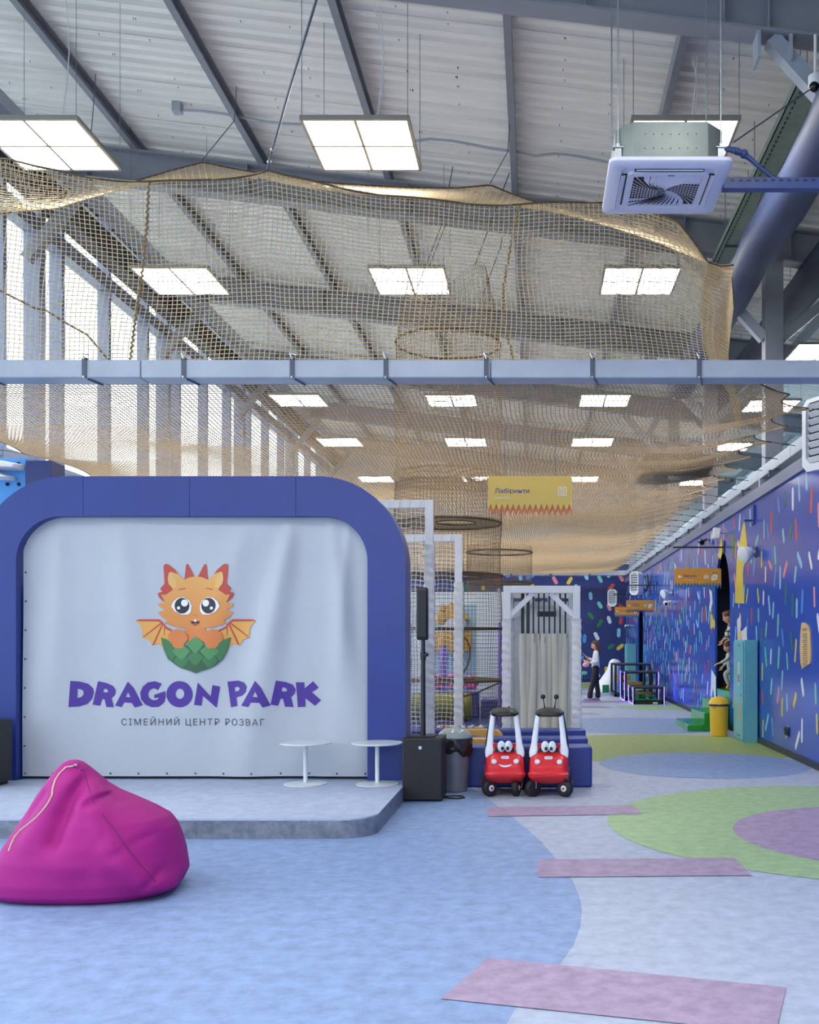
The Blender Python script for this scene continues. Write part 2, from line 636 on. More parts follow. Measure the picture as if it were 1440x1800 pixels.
# roof: profiled sheets, purlins, rafters, columns, braces
ceiling = thing('ceiling', 'sloping roof of white profiled sheets on grey steel frames', 'ceiling', (0, 16, H + 7.1), kind='structure')
PITCH = .22
prof = []
for k in range(5):
    y = k * PITCH
    prof += [(y, 0), (y + .10, 0), (y + .125, .06), (y + .195, .06)]
prof += [(5 * PITCH + .03, -.005)]
sheet_me = None
nsh = int((YB - YF) / (5 * PITCH)) + 1
for i in range(nsh):
    y0 = YF + i * 5 * PITCH
    if sheet_me is None:
        b = MB()
        xs = (XL - .3, 2.0, XR + .3)
        vs = [(x, y, H + 7.12 - SLOPE * x + z) for x in xs for y, z in prof]
        n = len(prof)
        b.add(vs, [(j * n + k, j * n + k + 1, (j + 1) * n + k + 1, (j + 1) * n + k) for j in range(2) for k in range(n - 1)])
        o = b.build('roof_sheet', m_deck, fix=False)
        sheet_me = o.data
        o.parent = ceiling
    else:
        o = bpy.data.objects.new('roof_sheet', sheet_me)
        COL.objects.link(o)
        o.parent = ceiling
    o.location = (0, y0 - 16, -(H + 7.1))

# screw tips poking through the sheets
b = MB()
for _ in range(1500):
    k = rnd.randint(-4, 5)
    x = -.31 + 1.98 * k + rnd.choice((0, .66, 1.3)) + rnd.uniform(-.03, .03)
    y = YF + PITCH * rnd.randint(40, 170) + .05
    z = zr(x, 7.12)
    b.add([(x - .006, y - .006, z), (x + .006, y - .006, z), (x, y + .007, z), (x + .004, y, z - .035)], [(0, 1, 3), (1, 2, 3), (2, 0, 3)])
b.build('screw_tip', m_black, ceiling, kind='stuff', fix=False)

for k in range(-4, 7):
    x = -.31 + 1.98 * k
    z = zr(x, 6.92)
    c = [(-.045, 0), (.045, 0), (.045, .02), (-.035, .02), (-.035, .18), (.045, .18), (.045, .2), (-.045, .2)]
    b = MB().prism(c, lambda u, v, d: (x + u, d, z + v), YF, YB + .1)
    b.build('purlin', m_steel, ceiling)

MB().bx(-7.44, -7.26, YF, YB, H + 7.30, H + 7.5).build('eave_beam', m_steel_l, ceiling)
RW, RT = .26, .03
ipoly = [(-RW / 2, 0), (RW / 2, 0), (RW / 2, RT), (.01, RT), (.01, .5), (RW / 2, .5), (RW / 2, .53), (-RW / 2, .53), (-RW / 2, .5), (-.01, .5), (-.01, RT), (-RW / 2, RT)]
for i, Y in enumerate(FRAMES):
    if Y < 3:
        continue
    b = MB()
    for xa, xb in ((XL, XR),):
        n = len(ipoly)
        vs = [(xa, Y + u, zr(xa, 6.40) + v) for u, v in ipoly] + [(xb, Y + u, zr(xb, 6.40) + v) for u, v in ipoly]
        tr = tessellate_polygon([[Vector((u, v, 0)) for u, v in ipoly]])
        b.add(vs, [tuple(t) for t in tr] + [tuple(q + n for q in t) for t in tr] + [(q, (q + 1) % n, n + (q + 1) % n, n + q) for q in range(n)])
    r = b.build('rafter', m_steel, ceiling)
    b = MB()
    for x in (-7.0, -4.5, -2.0, .5, 1.9, 2.35, 3.6, 4.0):
        z = zr(x, 6.43)
        b.bx(x - .008, x + .008, Y - .12, Y - .012, z, z + .47)
        b.bx(x - .008, x + .008, Y + .012, Y + .12, z, z + .47)
    b.build('stiffener', m_steel, r)
    # left knee brace, right column with two knee braces
    b = MB().bar((-8.0, Y, H + 6.0), (-7.0, Y, zr(-7.0, 6.38)), .16, .16)
    b.build('knee_brace', m_steel, ceiling)
    cx = 3.745
    b = MB()
    b.bx(cx - .14, cx + .14, Y - .13, Y - .11, 0, zr(cx, 6.40)).bx(cx - .14, cx + .14, Y + .11, Y + .13, 0, zr(cx, 6.40)).bx(cx - .01, cx + .01, Y - .11, Y + .11, 0, zr(cx, 6.40))
    b.bx(cx - .14, cx - .12, Y - .11, Y + .11, 0, zr(cx, 6.40)).bx(cx + .12, cx + .14, Y - .11, Y + .11, 0, zr(cx, 6.40))
    b.build('column', m_steel, ceiling)
    b = MB().bar((cx - .14, Y, H + 4.75), (2.4, Y, zr(2.4, 6.38)), .15, .15)
    b.bx(2.24, 2.27, Y - .12, Y + .12, zr(2.2, 6.12), zr(2.2, 6.42)).bx(2.56, 2.59, Y - .12, Y + .12, zr(2.56, 6.14), zr(2.56, 6.42))
    b.build('knee_brace', m_steel_l, ceiling)
    b = MB().bar((cx + .14, Y, H + 4.75), (cx + 1.35, Y, zr(cx + 1.35, 6.38)), .15, .15)
    b.build('knee_brace', m_steel, ceiling)

# left glazed wall
wl = thing('window_1', 'tall glazed left wall with grey blue mullions', 'window', (-8.1, 16, 0), kind='structure')
MUL = [16.95 + 1.867 * n for n in range(-12, 12)]
for y in MUL:
    MB().bx(-8.2, -7.98, y - .05, y + .05, .3, H + 7.98).build('mullion', m_window_frame, wl)
for Y in FRAMES:
    MB().bx(-8.18, -7.92, Y + .25, Y + .45, 0, H + 7.3).build('steel_column', m_window_frame, wl)
MB().bx(-8.2, -7.97, YF, YB, H + 6.56, H + 6.81).build('transom', m_window_frame, wl)
MB().bx(-8.2, -7.99, YF, YB, H + 2.78, H + 2.92).build('transom', m_window_frame, wl)
MB().bx(-8.22, -7.99, YF, YB, -.05, .35).build('sill', m_window_frame, wl)
MB().bx(-8.22, -7.98, YF, YB, H + 7.97, H + 8.3).build('head_beam', m_window_frame, wl)
ys = [YF] + MUL + [YB]
pane_me = {}
for a, c in zip(ys[:-1], ys[1:]):
    for z0, z1 in ((.35, H + 2.78), (H + 2.92, H + 6.56), (H + 6.81, H + 7.97)):
        MB().bx(-8.12, -8.11, a, c, z0, z1).build('pane', m_glass, wl, fix=False)

# front wall behind the viewpoint, with an unseen glazed band added for front light, far right wall and back wall
wf = MB()
wf.bx(XL, XR, YF - .15, YF, -.1, 1.8).bx(XL, XR, YF - .15, YF, 6.0, 10.2).bx(XL, -7.4, YF - .15, YF, 1.8, 6.0).bx(XR - .6, XR, YF - .15, YF, 1.8, 6.0)
tag(wf.build('wall_front', m_wall_grey), 'light wall behind the viewpoint', 'wall', kind='structure')
w2 = thing('front_fill_window', 'unseen glazed band added in the wall behind the viewpoint for front light', 'window', (2, YF, .4), kind='structure')
for i in range(10):
    x0 = -7.4 + i * 1.91
    MB().bx(x0, x0 + 1.83, YF - .08, YF - .07, 1.8, 6.0).build('pane', m_glass, w2, fix=False)
    MB().bx(x0 + 1.83, x0 + 1.91, YF - .14, YF, 1.8, 6.0).build('mullion', m_window_frame, w2)
tag(MB().bx(XR, XR + .15, YF, YB, -.1, 9).build('wall_far', m_wall_grey), 'light far wall beyond the mezzanine', 'wall', kind='structure')
wb = tag(MB().bx(XL, XR, YB, YB + .2, -.1, 4.6).bx(XL, XR, YB, YB + .2, 4.6, 10.2, 1).build('wall_back', [m_wall_navy, m_wall_grey]), 'navy back wall with painted confetti strokes', 'wall', kind='structure')

# right wall with two arched openings
WX = 3.55
WTOP = 3.86


def opening(y0, y1, zs):
    cy, r = (y0 + y1) / 2, (y1 - y0) / 2
    return [(y0, 0)] + [(y, z) for y, z in reversed(arc(cy, zs, r, 0, 180, 18, ry=r * 1.25))] + [(y1, 0)]


OPEN = [(18.2, 19.7, 2.36), (32.8, 34.4, 2.0)]
poly = [(1.0, 0)]
for o in OPEN:
    poly += opening(*o)
poly += [(YB, 0), (YB, WTOP), (1.0, WTOP)]
wr = MB().prism(poly, lambda u, v, d: (d, u, v), WX, WX + .045)
wr = tag(wr.build('wall_right', m_wall_blue), 'glossy blue right wall with painted confetti strokes and arched openings', 'wall', kind='structure')
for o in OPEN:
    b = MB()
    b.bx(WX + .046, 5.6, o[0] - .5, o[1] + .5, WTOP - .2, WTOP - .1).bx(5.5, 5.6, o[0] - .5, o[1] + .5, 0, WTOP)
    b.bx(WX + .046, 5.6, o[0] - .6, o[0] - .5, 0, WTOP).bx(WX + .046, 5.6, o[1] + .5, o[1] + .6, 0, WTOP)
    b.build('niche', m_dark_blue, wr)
    b = MB()
    for (dy, z, ci, a) in ((.05, 1.55, 5, .5), (.3, 1.05, 2, .2), (-.1, .7, 5, -.6), (.55, 2.0, 7, .2), (.2, 1.3, 4, .5)):
        pts = [(x, y) for x, y in arc(0, 0, .09, 0, 360, 10, ry=.2)[:-1]]
        cy, cz = o[1] + .495, z
        ca, sa = math.cos(a), math.sin(a)
        b.flat(pts, lambda u, v, d: (4.0 + dy + u * ca - v * sa, cy, cz + u * sa + v * ca), 0, mi=ci)
    b.build('painted_stroke', PAL, wr, kind='stuff', fix=False)

trim = tag(MB().bx(WX - .04, WX + .045, 1.0, YB, WTOP, WTOP + .17).build('trim_1', m_capping), 'grey metal capping along the top of the blue wall', 'trim', kind='structure')
tag(MB().bx(WX - .018, WX, 1.0, 18.2, 0, .09).bx(WX - .018, WX, 19.7, 32.8, 0, .09).bx(WX - .018, WX, 34.4, YB, 0, .09).build('baseboard_right', m_black_trim),
    'black skirting along the blue right wall', 'baseboard', kind='structure')
tag(MB().bx(-2, WX, YB - .02, YB, 0, .12).build('baseboard_back', m_black_trim), 'black skirting along the navy back wall', 'baseboard', kind='structure')
mz = MB().bx(WX + .14, XR, 1.0, YB, WTOP, WTOP + .14)
mz = tag(mz.build('mezzanine_slab', m_wall_grey), 'mezzanine floor slab behind the blue wall', 'mezzanine', kind='structure')

# painted confetti on the walls
b = MB()


def stroke(b, fn, u, v, w, l, a, mi):
    pts = arc(0, l / 2 - w / 2, w / 2, 0, 180, 4) + arc(0, -l / 2 + w / 2, w / 2, 180, 360, 4)
    ca, sa = math.cos(a), math.sin(a)
    b.flat([(u + x * ca - y * sa, v + x * sa + y * ca) for x, y in pts], fn, 0, mi)


def clear(y, z):
    for o in OPEN:
        if o[0] - .2 < y < o[1] + .2 and z < o[2] + 1.1:
            return False
    return not (12.6 < y < 13.6 and 1.1 < z < 2.0)


taken = []
fnR = lambda u, v, d: (WX - .0015, u, v)
tries = 0
while len(taken) < 520 and tries < 20000:
    tries += 1
    y, z = rnd.uniform(9, 38.8), rnd.uniform(.2, 3.72)
    if not clear(y, z) or any(abs(y - a) < .22 and abs(z - c) < .3 for a, c in taken):
        continue
    taken.append((y, z))
    stroke(b, fnR, y, z, rnd.uniform(.075, .105), rnd.uniform(.24, .36), rnd.gauss(0, .36), rnd.choice((0, 0, 1, 1, 2, 3, 3, 4, 5, 6, 7)))
b.build('painted_stroke', PAL, wr, kind='stuff', fix=False)
b = MB()
fnB = lambda u, v, d: (u, YB - .002, v)
tk = []
tries = 0
while len(tk) < 95 and tries < 4000:
    tries += 1
    x, z = rnd.uniform(-3, 3.4), rnd.uniform(.3, 4.3)
    if any(abs(x - a) < .3 and abs(z - c) < .42 for a, c in tk):
        continue
    tk.append((x, z))
    stroke(b, fnB, x, z, .14, rnd.uniform(.3, .38), rnd.gauss(0, .45), rnd.choice((0, 1, 2, 3, 4, 5, 5, 6, 7)))
b.build('painted_stroke', PAL, wb, kind='stuff', fix=False)
# larger painted shapes beside the arch
def wallpoly(pts, mat, lvl=.003, name='painted_shape'):
    """pixel outline on the right wall plane"""
    q = []
    for x, y in pts:
        d = WX * F / (x - VX)
        q.append((d, H + (VY - y) * d / F))
    return MB().flat(q, lambda u, v, d: (WX - d, u, v), lvl).build(name, mat, wr)


wallpoly([(1309, 911), (1316, 975), (1306, 1000), (1309, 1061), (1292, 1060), (1296, 975)], PALETTE['yellow'])
wallpoly([(1267, 948), (1270, 948), (1270, 972), (1267, 984), (1262, 977), (1264, 970)], PALETTE['yellow'])
wallpoly([(1249, 1079), (1253, 1081), (1254, 1090), (1256, 1087), (1258, 1097), (1256, 1106), (1253, 1102), (1251, 1107), (1249, 1103)], PALETTE['yellow'])
wallpoly([(1296, 1090), (1303, 1080), (1302, 1112), (1306, 1108), (1313, 1100), (1314, 1128), (1297, 1128)], PALETTE['white'])
wallpoly([(1251, 1176), (1259, 1190), (1259, 1228), (1256, 1224), (1254, 1210), (1252, 1224), (1249, 1222), (1250, 1204)], PALETTE['white'])
wallpoly([(1247, 1035), (1252, 1040), (1253, 1060), (1249, 1075), (1247, 1068), (1249, 1055)], PALETTE['white'])
wallpoly([(1290, 930), (1294, 955), (1289, 985), (1286, 960)], PALETTE['green'])
wallpoly([(1298, 1112), (1304, 1108), (1306, 1126), (1297, 1126)], m_tan_board, .005)

# mezzanine room behind the rail
mw = MB().bx(4.55, 4.65, 20.9, 39, WTOP + .14, 5.15).bx(4.2, 9, 20.8, 20.9, WTOP + .14, 5.02, 1).bx(4.66, 9, 20.91, 39, 5.0, 5.1)
mw = tag(mw.build('wall_mezzanine', [m_pale_blue, m_teal_grey]), 'pale blue mezzanine wall with painted clouds above the blue wall', 'wall', kind='structure')
b = MB()
for cy, cz, s in ((20.5, 4.55, .5), (21.8, 4.5, .6), (24.0, 4.6, .6), (26.5, 4.55, .7), (29.5, 4.6, .8), (33, 4.6, .9)):
    for dy, dz, r in ((0, .1, 1), (.8, -.05, .8), (-.8, -.1, .75), (.3, -.3, 1.1)):
        b.flat(arc(cy + dy * s, cz + dz * s, r * s, 0, 360, 20)[:-1], lambda u, v, d: (4.55 - d, max(u, 20.95), min(5.12, max(v, WTOP + .15))), .003 + .001 * r)
b.build('painted_cloud', m_cloud, mw)

# ------------------------------------------------------------------ dark duct along the windows, fabric ducts, cable tray
t = thing('ventilation_duct', 'dark rectangular duct running along the top of the left windows', 'duct', (-7.6, 20, H + 6.6))
for i in range(8):
    y0 = 2.2 + i * 4.6
    MB().bx(-7.78, -7.48, y0, y0 + 4.57, H + 6.76, H + 7.18).build('duct_section', m_duct_box, t)
    MB().bx(-7.80, -7.46, y0 - .03, y0 + .03, H + 6.745, H + 7.195).build('flange', m_duct_box, t)


def fabric_duct(x, z, r, y0, y1, mat, label):
    t = thing('fabric_duct', label, 'duct', (x, y0, z), group='fabric air ducts under the roof')
    b = MB()
    pts, rr = [], []
    N = 60
    for i in range(N + 1):
        y = y0 + (y1 - y0) * i / N
        pts.append((x + .02 * math.sin(y * 1.3), y, z + .02 * math.sin(y * .9)))
        rr.append(r * (1 + .035 * math.sin(y * 2.1) + .02 * math.sin(y * 5.3)))
    b.tube(pts, rr, 20)
    b.build('duct_sleeve', mat, t, smooth=60)
    for i in range(6):
        y = y0 + .5 + i * (y1 - y0 - 1) / 5
        MB().tube([(x, y, z + r * .95), (x, y, zr(x, 7.08))], .006, 5).build('hanger_wire', m_galv, t)
    return t


fabric_duct(3.05, H + 5.32, .27, 4.5, 21, m_fabric_duct, 'blue fabric air duct sloping into the distance, left of the grey column')
fabric_duct(4.42, H + 5.75, .27, 4.5, 26, m_fabric_duct2, 'dark fabric air duct passing behind the grey column')
t = thing('cable_tray', 'green grey perforated cable tray hung beside the blue fabric duct', 'cable tray', (3.0, 10.6, H + 6.0))
MB().bx(2.80, 3.16, 10.7, 16.4, H + 5.93, H + 5.945).bx(2.80, 2.81, 10.7, 16.4, H + 5.93, H + 6.03).bx(3.15, 3.16, 10.7, 16.4, H + 5.93, H + 6.03).build('tray_floor', m_tray, t)
b = MB()
for i in range(52):
    y = 10.8 + i * .107
    b.bx(2.86, 2.875, y, y + .05, H + 5.922, H + 5.931).bx(3.09, 3.105, y, y + .05, H + 5.922, H + 5.931)
b.build('slot', m_black, t, kind='stuff')
for y in (10.75, 13.0, 15.0, 16.3):
    MB().bx(2.85, 3.19, y, y + .04, H + 5.90, H + 5.93).build('cross_support', m_steel_d, t)
    MB().tube([(2.86, y + .02, H + 5.92), (2.86, y + .02, zr(2.86, 7.1))], .006, 5).build('hanger_rod', m_galv, t)
for dx in (.28, .33, .37):
    MB().tube([(3.0 + dx - .08, y, H + 5.86 + .03 * math.sin(y * 2 + dx * 30)) for y in np.linspace(10.5, 16.4, 14)], .012, 6).build('cable', m_white, t)

# ------------------------------------------------------------------ ceiling lights
def make_light():
    t = thing('ceiling_light', 'light', 'ceiling light', (0, 0, 0), 'square ceiling lights')
    w = .6
    fr = MB()
    fr.bx(-w, w, -w, w, .02, .035)
    for a in (-w, -.017, w - .034):
        fr.bx(a, a + .034, -w, w, -.016, .02).bx(-w, w, a, a + .034, -.016, .02)
    fr.build('frame', m_lamp_frame, t)
    for sx in (-1, 1):
        for sy in (-1, 1):
            cx, cy = sx * .294, sy * .294
            MB().bx(cx - .277, cx + .277, cy - .277, cy + .277, -.004, .018).build('diffuser', m_lamp, t)
    return t


ROWS = [(11.54, 'first'), (15.9, 'second'), (23.8, 'third'), (28.8, 'fourth'), (35.4, 'fifth')]
COLS = [(-5.6, 'left hand', 7.33), (-1.97, 'middle', 7.33), (1.66, 'right hand', 7.33), (5.6, 'far right', 7.2)]
wire_me = {}
proto = make_light()
first = True
LIGHTS = []
for y, rn in ROWS:
    for x, cn, z in COLS:
        if cn == 'far right' and rn in ('first', 'second'):
            continue
        LIGHTS.append((x, y, z, f'square four panel ceiling light, {rn} from the front in the {cn} line'))
for x, cn in ((-5.6, 'left hand'), (-1.97, 'middle'), (1.66, 'right hand')):
    LIGHTS.append((x, 4.2, 7.33, f'square four panel ceiling light overhead, nearest the viewer in the {cn} line'))
    LIGHTS.append((x, -1.5, 7.33, f'square four panel ceiling light behind the viewer in the {cn} line'))
LIGHTS.append((5.55, 19.4, 7.2, 'square four panel ceiling light beyond the grey column at the right edge'))
for x, y, z, lab in LIGHTS:
    o = proto if first else copy_tree(proto)
    first = False
    o.location = (x, y, z)
    o['label'] = lab
    for sx in (-1, 1):
        for sy in (-1, 1):
            MB().tube([(x + sx * .58, y + sy * .58, z + .04), (x + sx * .58, y + sy * .58, zr(x + sx * .58, 7.12))], .0035, 4).build('suspension_wire', m_galv, o, fix=False)
    MB().tube([(x + .1 + .12 * math.sin(k * .5), y + .05 * k / 6, z + .04 + (zr(x, 7.12) - z - .04) * k / 6) for k in range(7)], .006, 5).build('power_cable', m_white, o, fix=False)
b = MB().tube([(-5.1 + k * .3, 14.4, zr(-5.1 + k * .3, 7.02) + .025 * math.sin(k * 1.1) - (.05 if k in (10, 11, 17) else 0)) for k in range(25)], .018, 6)
b.build('conduit', m_steel_l, ceiling, smooth=60)
MB().bx(-5.2, -5.08, 14.34, 14.47, zr(-5.1, 6.98), zr(-5.1, 7.12)).build('junction_box', m_steel_l, ceiling)

# ------------------------------------------------------------------ air conditioner cassette
AX, AY, AZ = 1.05, 8.13, H + 3.66
t = thing('air_conditioner', 'white ceiling cassette air conditioner with swirl grille, hung on rods', 'air conditioner', (AX, AY, AZ))
b = MB()
ch = .13
oc = [(-.42 + ch, -.42), (.42 - ch, -.42), (.42, -.42 + ch), (.42, .42 - ch), (.42 - ch, .42), (-.42 + ch, .42), (-.42, .42 - ch), (-.42, -.42 + ch)]
b.prism(oc, lambda u, v, d: (AX + u, AY + v, AZ + d), .045, .335)
cs = b.build('casing', m_ac_case, t, bevel=.008)
b = MB()
for i in range(7):
    for z in (.13, .24):
        b.cbox((AX - .2 + i * .066, AY - .422, AZ + z), .008, .006, .008)
b.build('rivet', m_steel_d, cs, kind='stuff')
b = MB()
rings = [rrect(.95 - a, .95 - a, .06, 5, z) for a, z in ((.03, .05), (0, .04), (0, .015), (.03, 0), (.2, -.006), (.22, .004), (.26, .006))]
b.loft([[(x + AX, y + AY, z + AZ) for x, y, z in r] for r in rings])
b.build('fascia', m_ac, t, smooth=40)
for sx, sy in ((1, 0), (-1, 0), (0, 1), (0, -1)):
    b = MB()
    cx, cy = AX + sx * .338, AY + sy * .338
    wx, wy = (.022, .27) if sx else (.27, .022)
    b.bx(cx - wx, cx + wx, cy - wy, cy + wy, AZ - .003, AZ + .02)
    b.build('air_outlet', m_black, t)
    b = MB()
    cx, cy = AX + sx * .352, AY + sy * .352
    wx, wy = (.016, .26) if sx else (.26, .016)
    b.cbox((cx, cy, AZ - .008), wx * 2, wy * 2, .006, rot=Matrix.Rotation(.3 * sx, 3, 'Y') @ Matrix.Rotation(-.3 * sy, 3, 'X'))
    b.build('louvre', m_ac, t)
gf = MB()
for r0, r1 in (((.64, .05), (.54, .03)),):
    o1 = rrect(r0[0], r0[0], r0[1], 5)
    i1 = rrect(r1[0], r1[0], .012, 5)
    gf.prism([(p[0], p[1]) for p in o1], lambda u, v, d: (AX + u, AY + v, AZ + d), -.02, .01, holes=[[(p[0], p[1]) for p in reversed(i1)]])
gfo = gf.build('grille_frame', m_ac, t)
MB().bx(AX - .27, AX + .27, AY - .27, AY + .27, AZ + .004, AZ + .012).build('filter_backing', m_black, t)


def sq_r(a, h=.268):
    return h / max(abs(math.cos(a)), abs(math.sin(a)))


b = MB()
NB = 40
tw = .9
for k in range(NB):
    a = 2 * PI * k / NB
    deg = math.degrees(a) % 180
    solid = 48 < deg < 150
    da = (2 * PI / NB) * (.86 if solid else .2)
    L, R = [], []
    for q in range(7):
        f = q / 6
        aa = a - tw * (1 - f) ** 1.5
        r0 = .012 + (sq_r(aa + 0) - .012) * f
        L.append((r0 * math.cos(aa), r0 * math.sin(aa)))
        ab = aa + da
        r1 = .012 + (sq_r(ab) - .012) * f
        R.append((r1 * math.cos(ab), r1 * math.sin(ab)))
    for q in range(6):
        z = -.012 + (.006 if solid else 0)
        z2 = z - (.008 if solid else 0)
        b.add([(AX + L[q][0], AY + L[q][1], AZ + z), (AX + L[q + 1][0], AY + L[q + 1][1], AZ + z), (AX + R[q + 1][0], AY + R[q + 1][1], AZ + z2), (AX + R[q][0], AY + R[q][1], AZ + z2)], [(0, 1, 2, 3)])
for r in np.linspace(.06, .25, 9):
    for s in (0, PI):
        pts = []
        for q in range(13):
            a = s - .85 + 1.25 * q / 12
            rr = min(r * (1 / max(abs(math.cos(a - s)), .72)), sq_r(a))
            pts.append((AX + rr * math.cos(a), AY + rr * math.sin(a), AZ - .012))
        b.tube(pts, .0022, 3)
b.build('swirl_grille', m_ac, t, fix=False)
MB().cbox((AX + .02, AY - .29, AZ - .021), .05, .012, .002).build('badge', m_steel_d, t)
for sx in (-1, 1):
    for sy in (-1, 1):
        x, y = AX + sx * .4, AY + sy * .33
        r = MB().tube([(x, y, AZ + .06), (x, y, zr(x, 7.1))], .006, 6).build('threaded_rod', m_galv, t)
        MB().bx(x - .025, x + .025, y - .02, y + .02, AZ + .05, AZ + .17).bx(x - .04, x + .04, y - .03, y + .03, AZ + .17, AZ + .178).cbox((x, y, AZ + .195), .024, .024, .03).build('bracket', m_galv, t)
pts = [P(1276, 262, 8.2), P(1290, 264, 8.15), P(1305, 270, 8.1), P(1320, 280, 8.1), P(1340, 298, 8.1), P(1358, 312, 8.1), P(1380, 318, 8.1)]
hs = MB().tube(pts, [.02, .026, .024, .02, .016, .016, .016], 8).build('hose', m_blue_bar, t, smooth=60)
MB().ball(P(1308, 271, 8.1), .036, 8, 6).ball(P(1296, 266, 8.12), .03, 8, 6).build('hose_coupling', m_blue_bar, hs, smooth=60)

t = thing('support_rail', 'blue slotted steel rail running right from the air conditioner', 'rail', tuple(P(1360, 325, 8.1)))
p0, p1 = P(1270, 325, 8.1), P(1560, 325, 8.1)
MB().bx(p0.x, p1.x, 8.06, 8.14, p0.z - .045, p0.z + .045).build('channel', m_blue_bar, t, bevel=.004)
b = MB()
for i in range(20):
    x = p0.x + .06 + i * .065
    b.bx(x, x + .03, 8.056, 8.061, p0.z + .012, p0.z + .026)
b.build('slot', m_black, t, kind='stuff')
for x in (2.9, 3.6):
    MB().tube([(x, 8.1, p0.z + .04), (x, 8.1, zr(x, 7.1))], .006, 6).build('hanger_rod', m_galv, t)

# dome camera under the front knee brace
c = P(1430, 150, 9.9)
t = thing('dome_camera', 'white dome security camera under the steel brace at the top right', 'camera', tuple(c))
MB().lathe([(.07, .09), (.07, .0), (.062, -.015), (.05, -.02)], 16, (c.x + .02, c.y, c.z)).build('housing', m_white, t, smooth=40)
MB().ball((c.x, c.y - .03, c.z - .03), .05, 12, 8).build('lens_dome', m_dark_glass, t, smooth=60)
MB().tube([P(1423, 158, 9.9), P(1290, 250, 8.4)], .007, 6).build('tie_wire', m_steel_d, t)
MB().tube([(c.x + .02, c.y, c.z + .08), (c.x + .02, c.y, c.z + .5)], .015, 6).build('drop_pipe', m_white, t)

# ------------------------------------------------------------------ beam of the climbing net and perimeter rail
BY0, BY1 = 9.62, 9.87
BZ0, BZ1 = H + 2.525, H + 2.70
t = thing('net_beam', 'grey square steel beam across the hall carrying the climbing net', 'beam', (0, 9.7, BZ0))
MB().bx(-7.95, -3.79, BY0, BY1, BZ0, BZ1).build('beam_section', m_steel_l, t, bevel=.012)
MB().bx(-3.785, -.425, BY0, BY1, BZ0, BZ1).build('beam_section', m_steel_l, t, bevel=.012)
MB().bx(-.42, 3.75, BY0, BY1, BZ0, BZ1).build('beam_section', m_steel_l, t, bevel=.012)
for px in (-210, -30, 147, 322, 513, 678, 855, 1042, 1230):
    x = (px - VX) * 9.6 / F
    b = MB().bx(x - .022, x + .022, BY0 - .012, BY0, BZ0 - .005, BZ1 + .015).bx(x - .022, x + .022, BY0 - .012, BY1 + .012, BZ1, BZ1 + .014)
    b.bar((x + .02, BY0 + .02, BZ0 - .008), (x + .07, BY1, BZ0 - .008), .012, .012)
    cl = b.build('clamp', m_steel_d, t)
    b = MB()
    for z in (BZ0 + .005, BZ1 + .012):
        b.ball((x, BY0 - .014, z), .016, 8, 6)
    b.tube([(x, BY0 - .01, BZ1 + .01), (x - .025, BY0, BZ1 + .06), (x + .03, BY0 + .03, BZ1 + .05)], .006, 5)
    b.build('bolt', m_chrome, cl)

t = thing('perimeter_rail', 'pale grey steel rail above the blue wall anchoring the net', 'rail', (3.6, 20, BZ0))
y = BY1 + .02
while y < 38:
    y1 = min(y + 1.95, 38.2)
    MB().bx(3.52, 3.68, y, y1 - .006, BZ0, BZ1).build('rail_section', m_steel_l, t, bevel=.008)
    b = MB().bx(3.44, 3.48, y + .9, y + .96, BZ0 - .12, BZ0 - .02).bar((3.46, y + .93, BZ0 - .05), (3.6, y + .93, BZ0), .03, .02)
    b.build('hook_bracket', m_steel_d, t)
    y = y1
for Y in (15.76, 21.36, 26.96, 32.56):
    MB().bx(3.52, 3.7, Y - .12, Y - .02, WTOP + .16, BZ0).build('post', m_steel_l, t)
t = thing('back_net_beam', 'pale grey beam in front of the navy back wall', 'beam', (0, 38.3, BZ0))
for k in range(4):
    x0 = -7.9 + k * 2.86
    MB().bx(x0, x0 + 2.85, 38.2, 38.4, BZ0 - .04, BZ1 - .02).build('beam_section', m_steel_l, t, bevel=.01)
for x in (-.9, .6, 2.1):
    MB().bx(x - .03, x + .03, 38.17, 38.2, BZ0 - .1, BZ1 + .06).build('clamp', m_steel_d, t)

# ------------------------------------------------------------------ climbing nets
cn = thing('climbing_net', 'large tan climbing net hung above the hall behind the grey beam', 'net', (-2, 10, BZ0))
NY0, NY1 = BY1 - .05, 38.2
Y0T = 11.56


def floor_net(U, V):
    Y = NY0 + (NY1 - NY0) * V
    ramp = np.clip((Y - NY0) / 1.7, 0, 1)
    scal = .34 * np.abs(np.sin(PI * (Y - Y0T) / .98)) ** .8
    xr = (2.05 + 1.15 * ramp ** .7) - scal * ramp
    xl = -7.05 + .22 * np.abs(np.sin(PI * (Y - Y0T) / 2.2)) ** .8
    xr0, xl0 = 3.2, -7.2
    X = xl0 + (xr0 - xl0) * U
    X = X + (xr - xr0) * U ** 6 + (xl - xl0) * (1 - U) ** 6
    sagx = np.sin(PI * np.clip(U, 0, 1)) ** .7
    endf = np.clip((Y - NY0) / 2.5, 0, 1) * np.clip((NY1 - Y) / 3, 0, 1)
    Z = BZ0 + .03 + .1 * np.clip(1 - (Y - NY0) / 1., 0, 1) * 0 - .17 * sagx * endf
    Z = Z + .028 * np.sin(X * 2.3 + .8 * np.sin(Y * .7)) * endf + .03 * np.sin(Y * 1.25 + X * .6) * endf * sagx
    Z = Z + .1 * np.clip(U - .9, 0, .1) * 10 * ramp
    return np.stack([X, Y, Z], axis=-1)


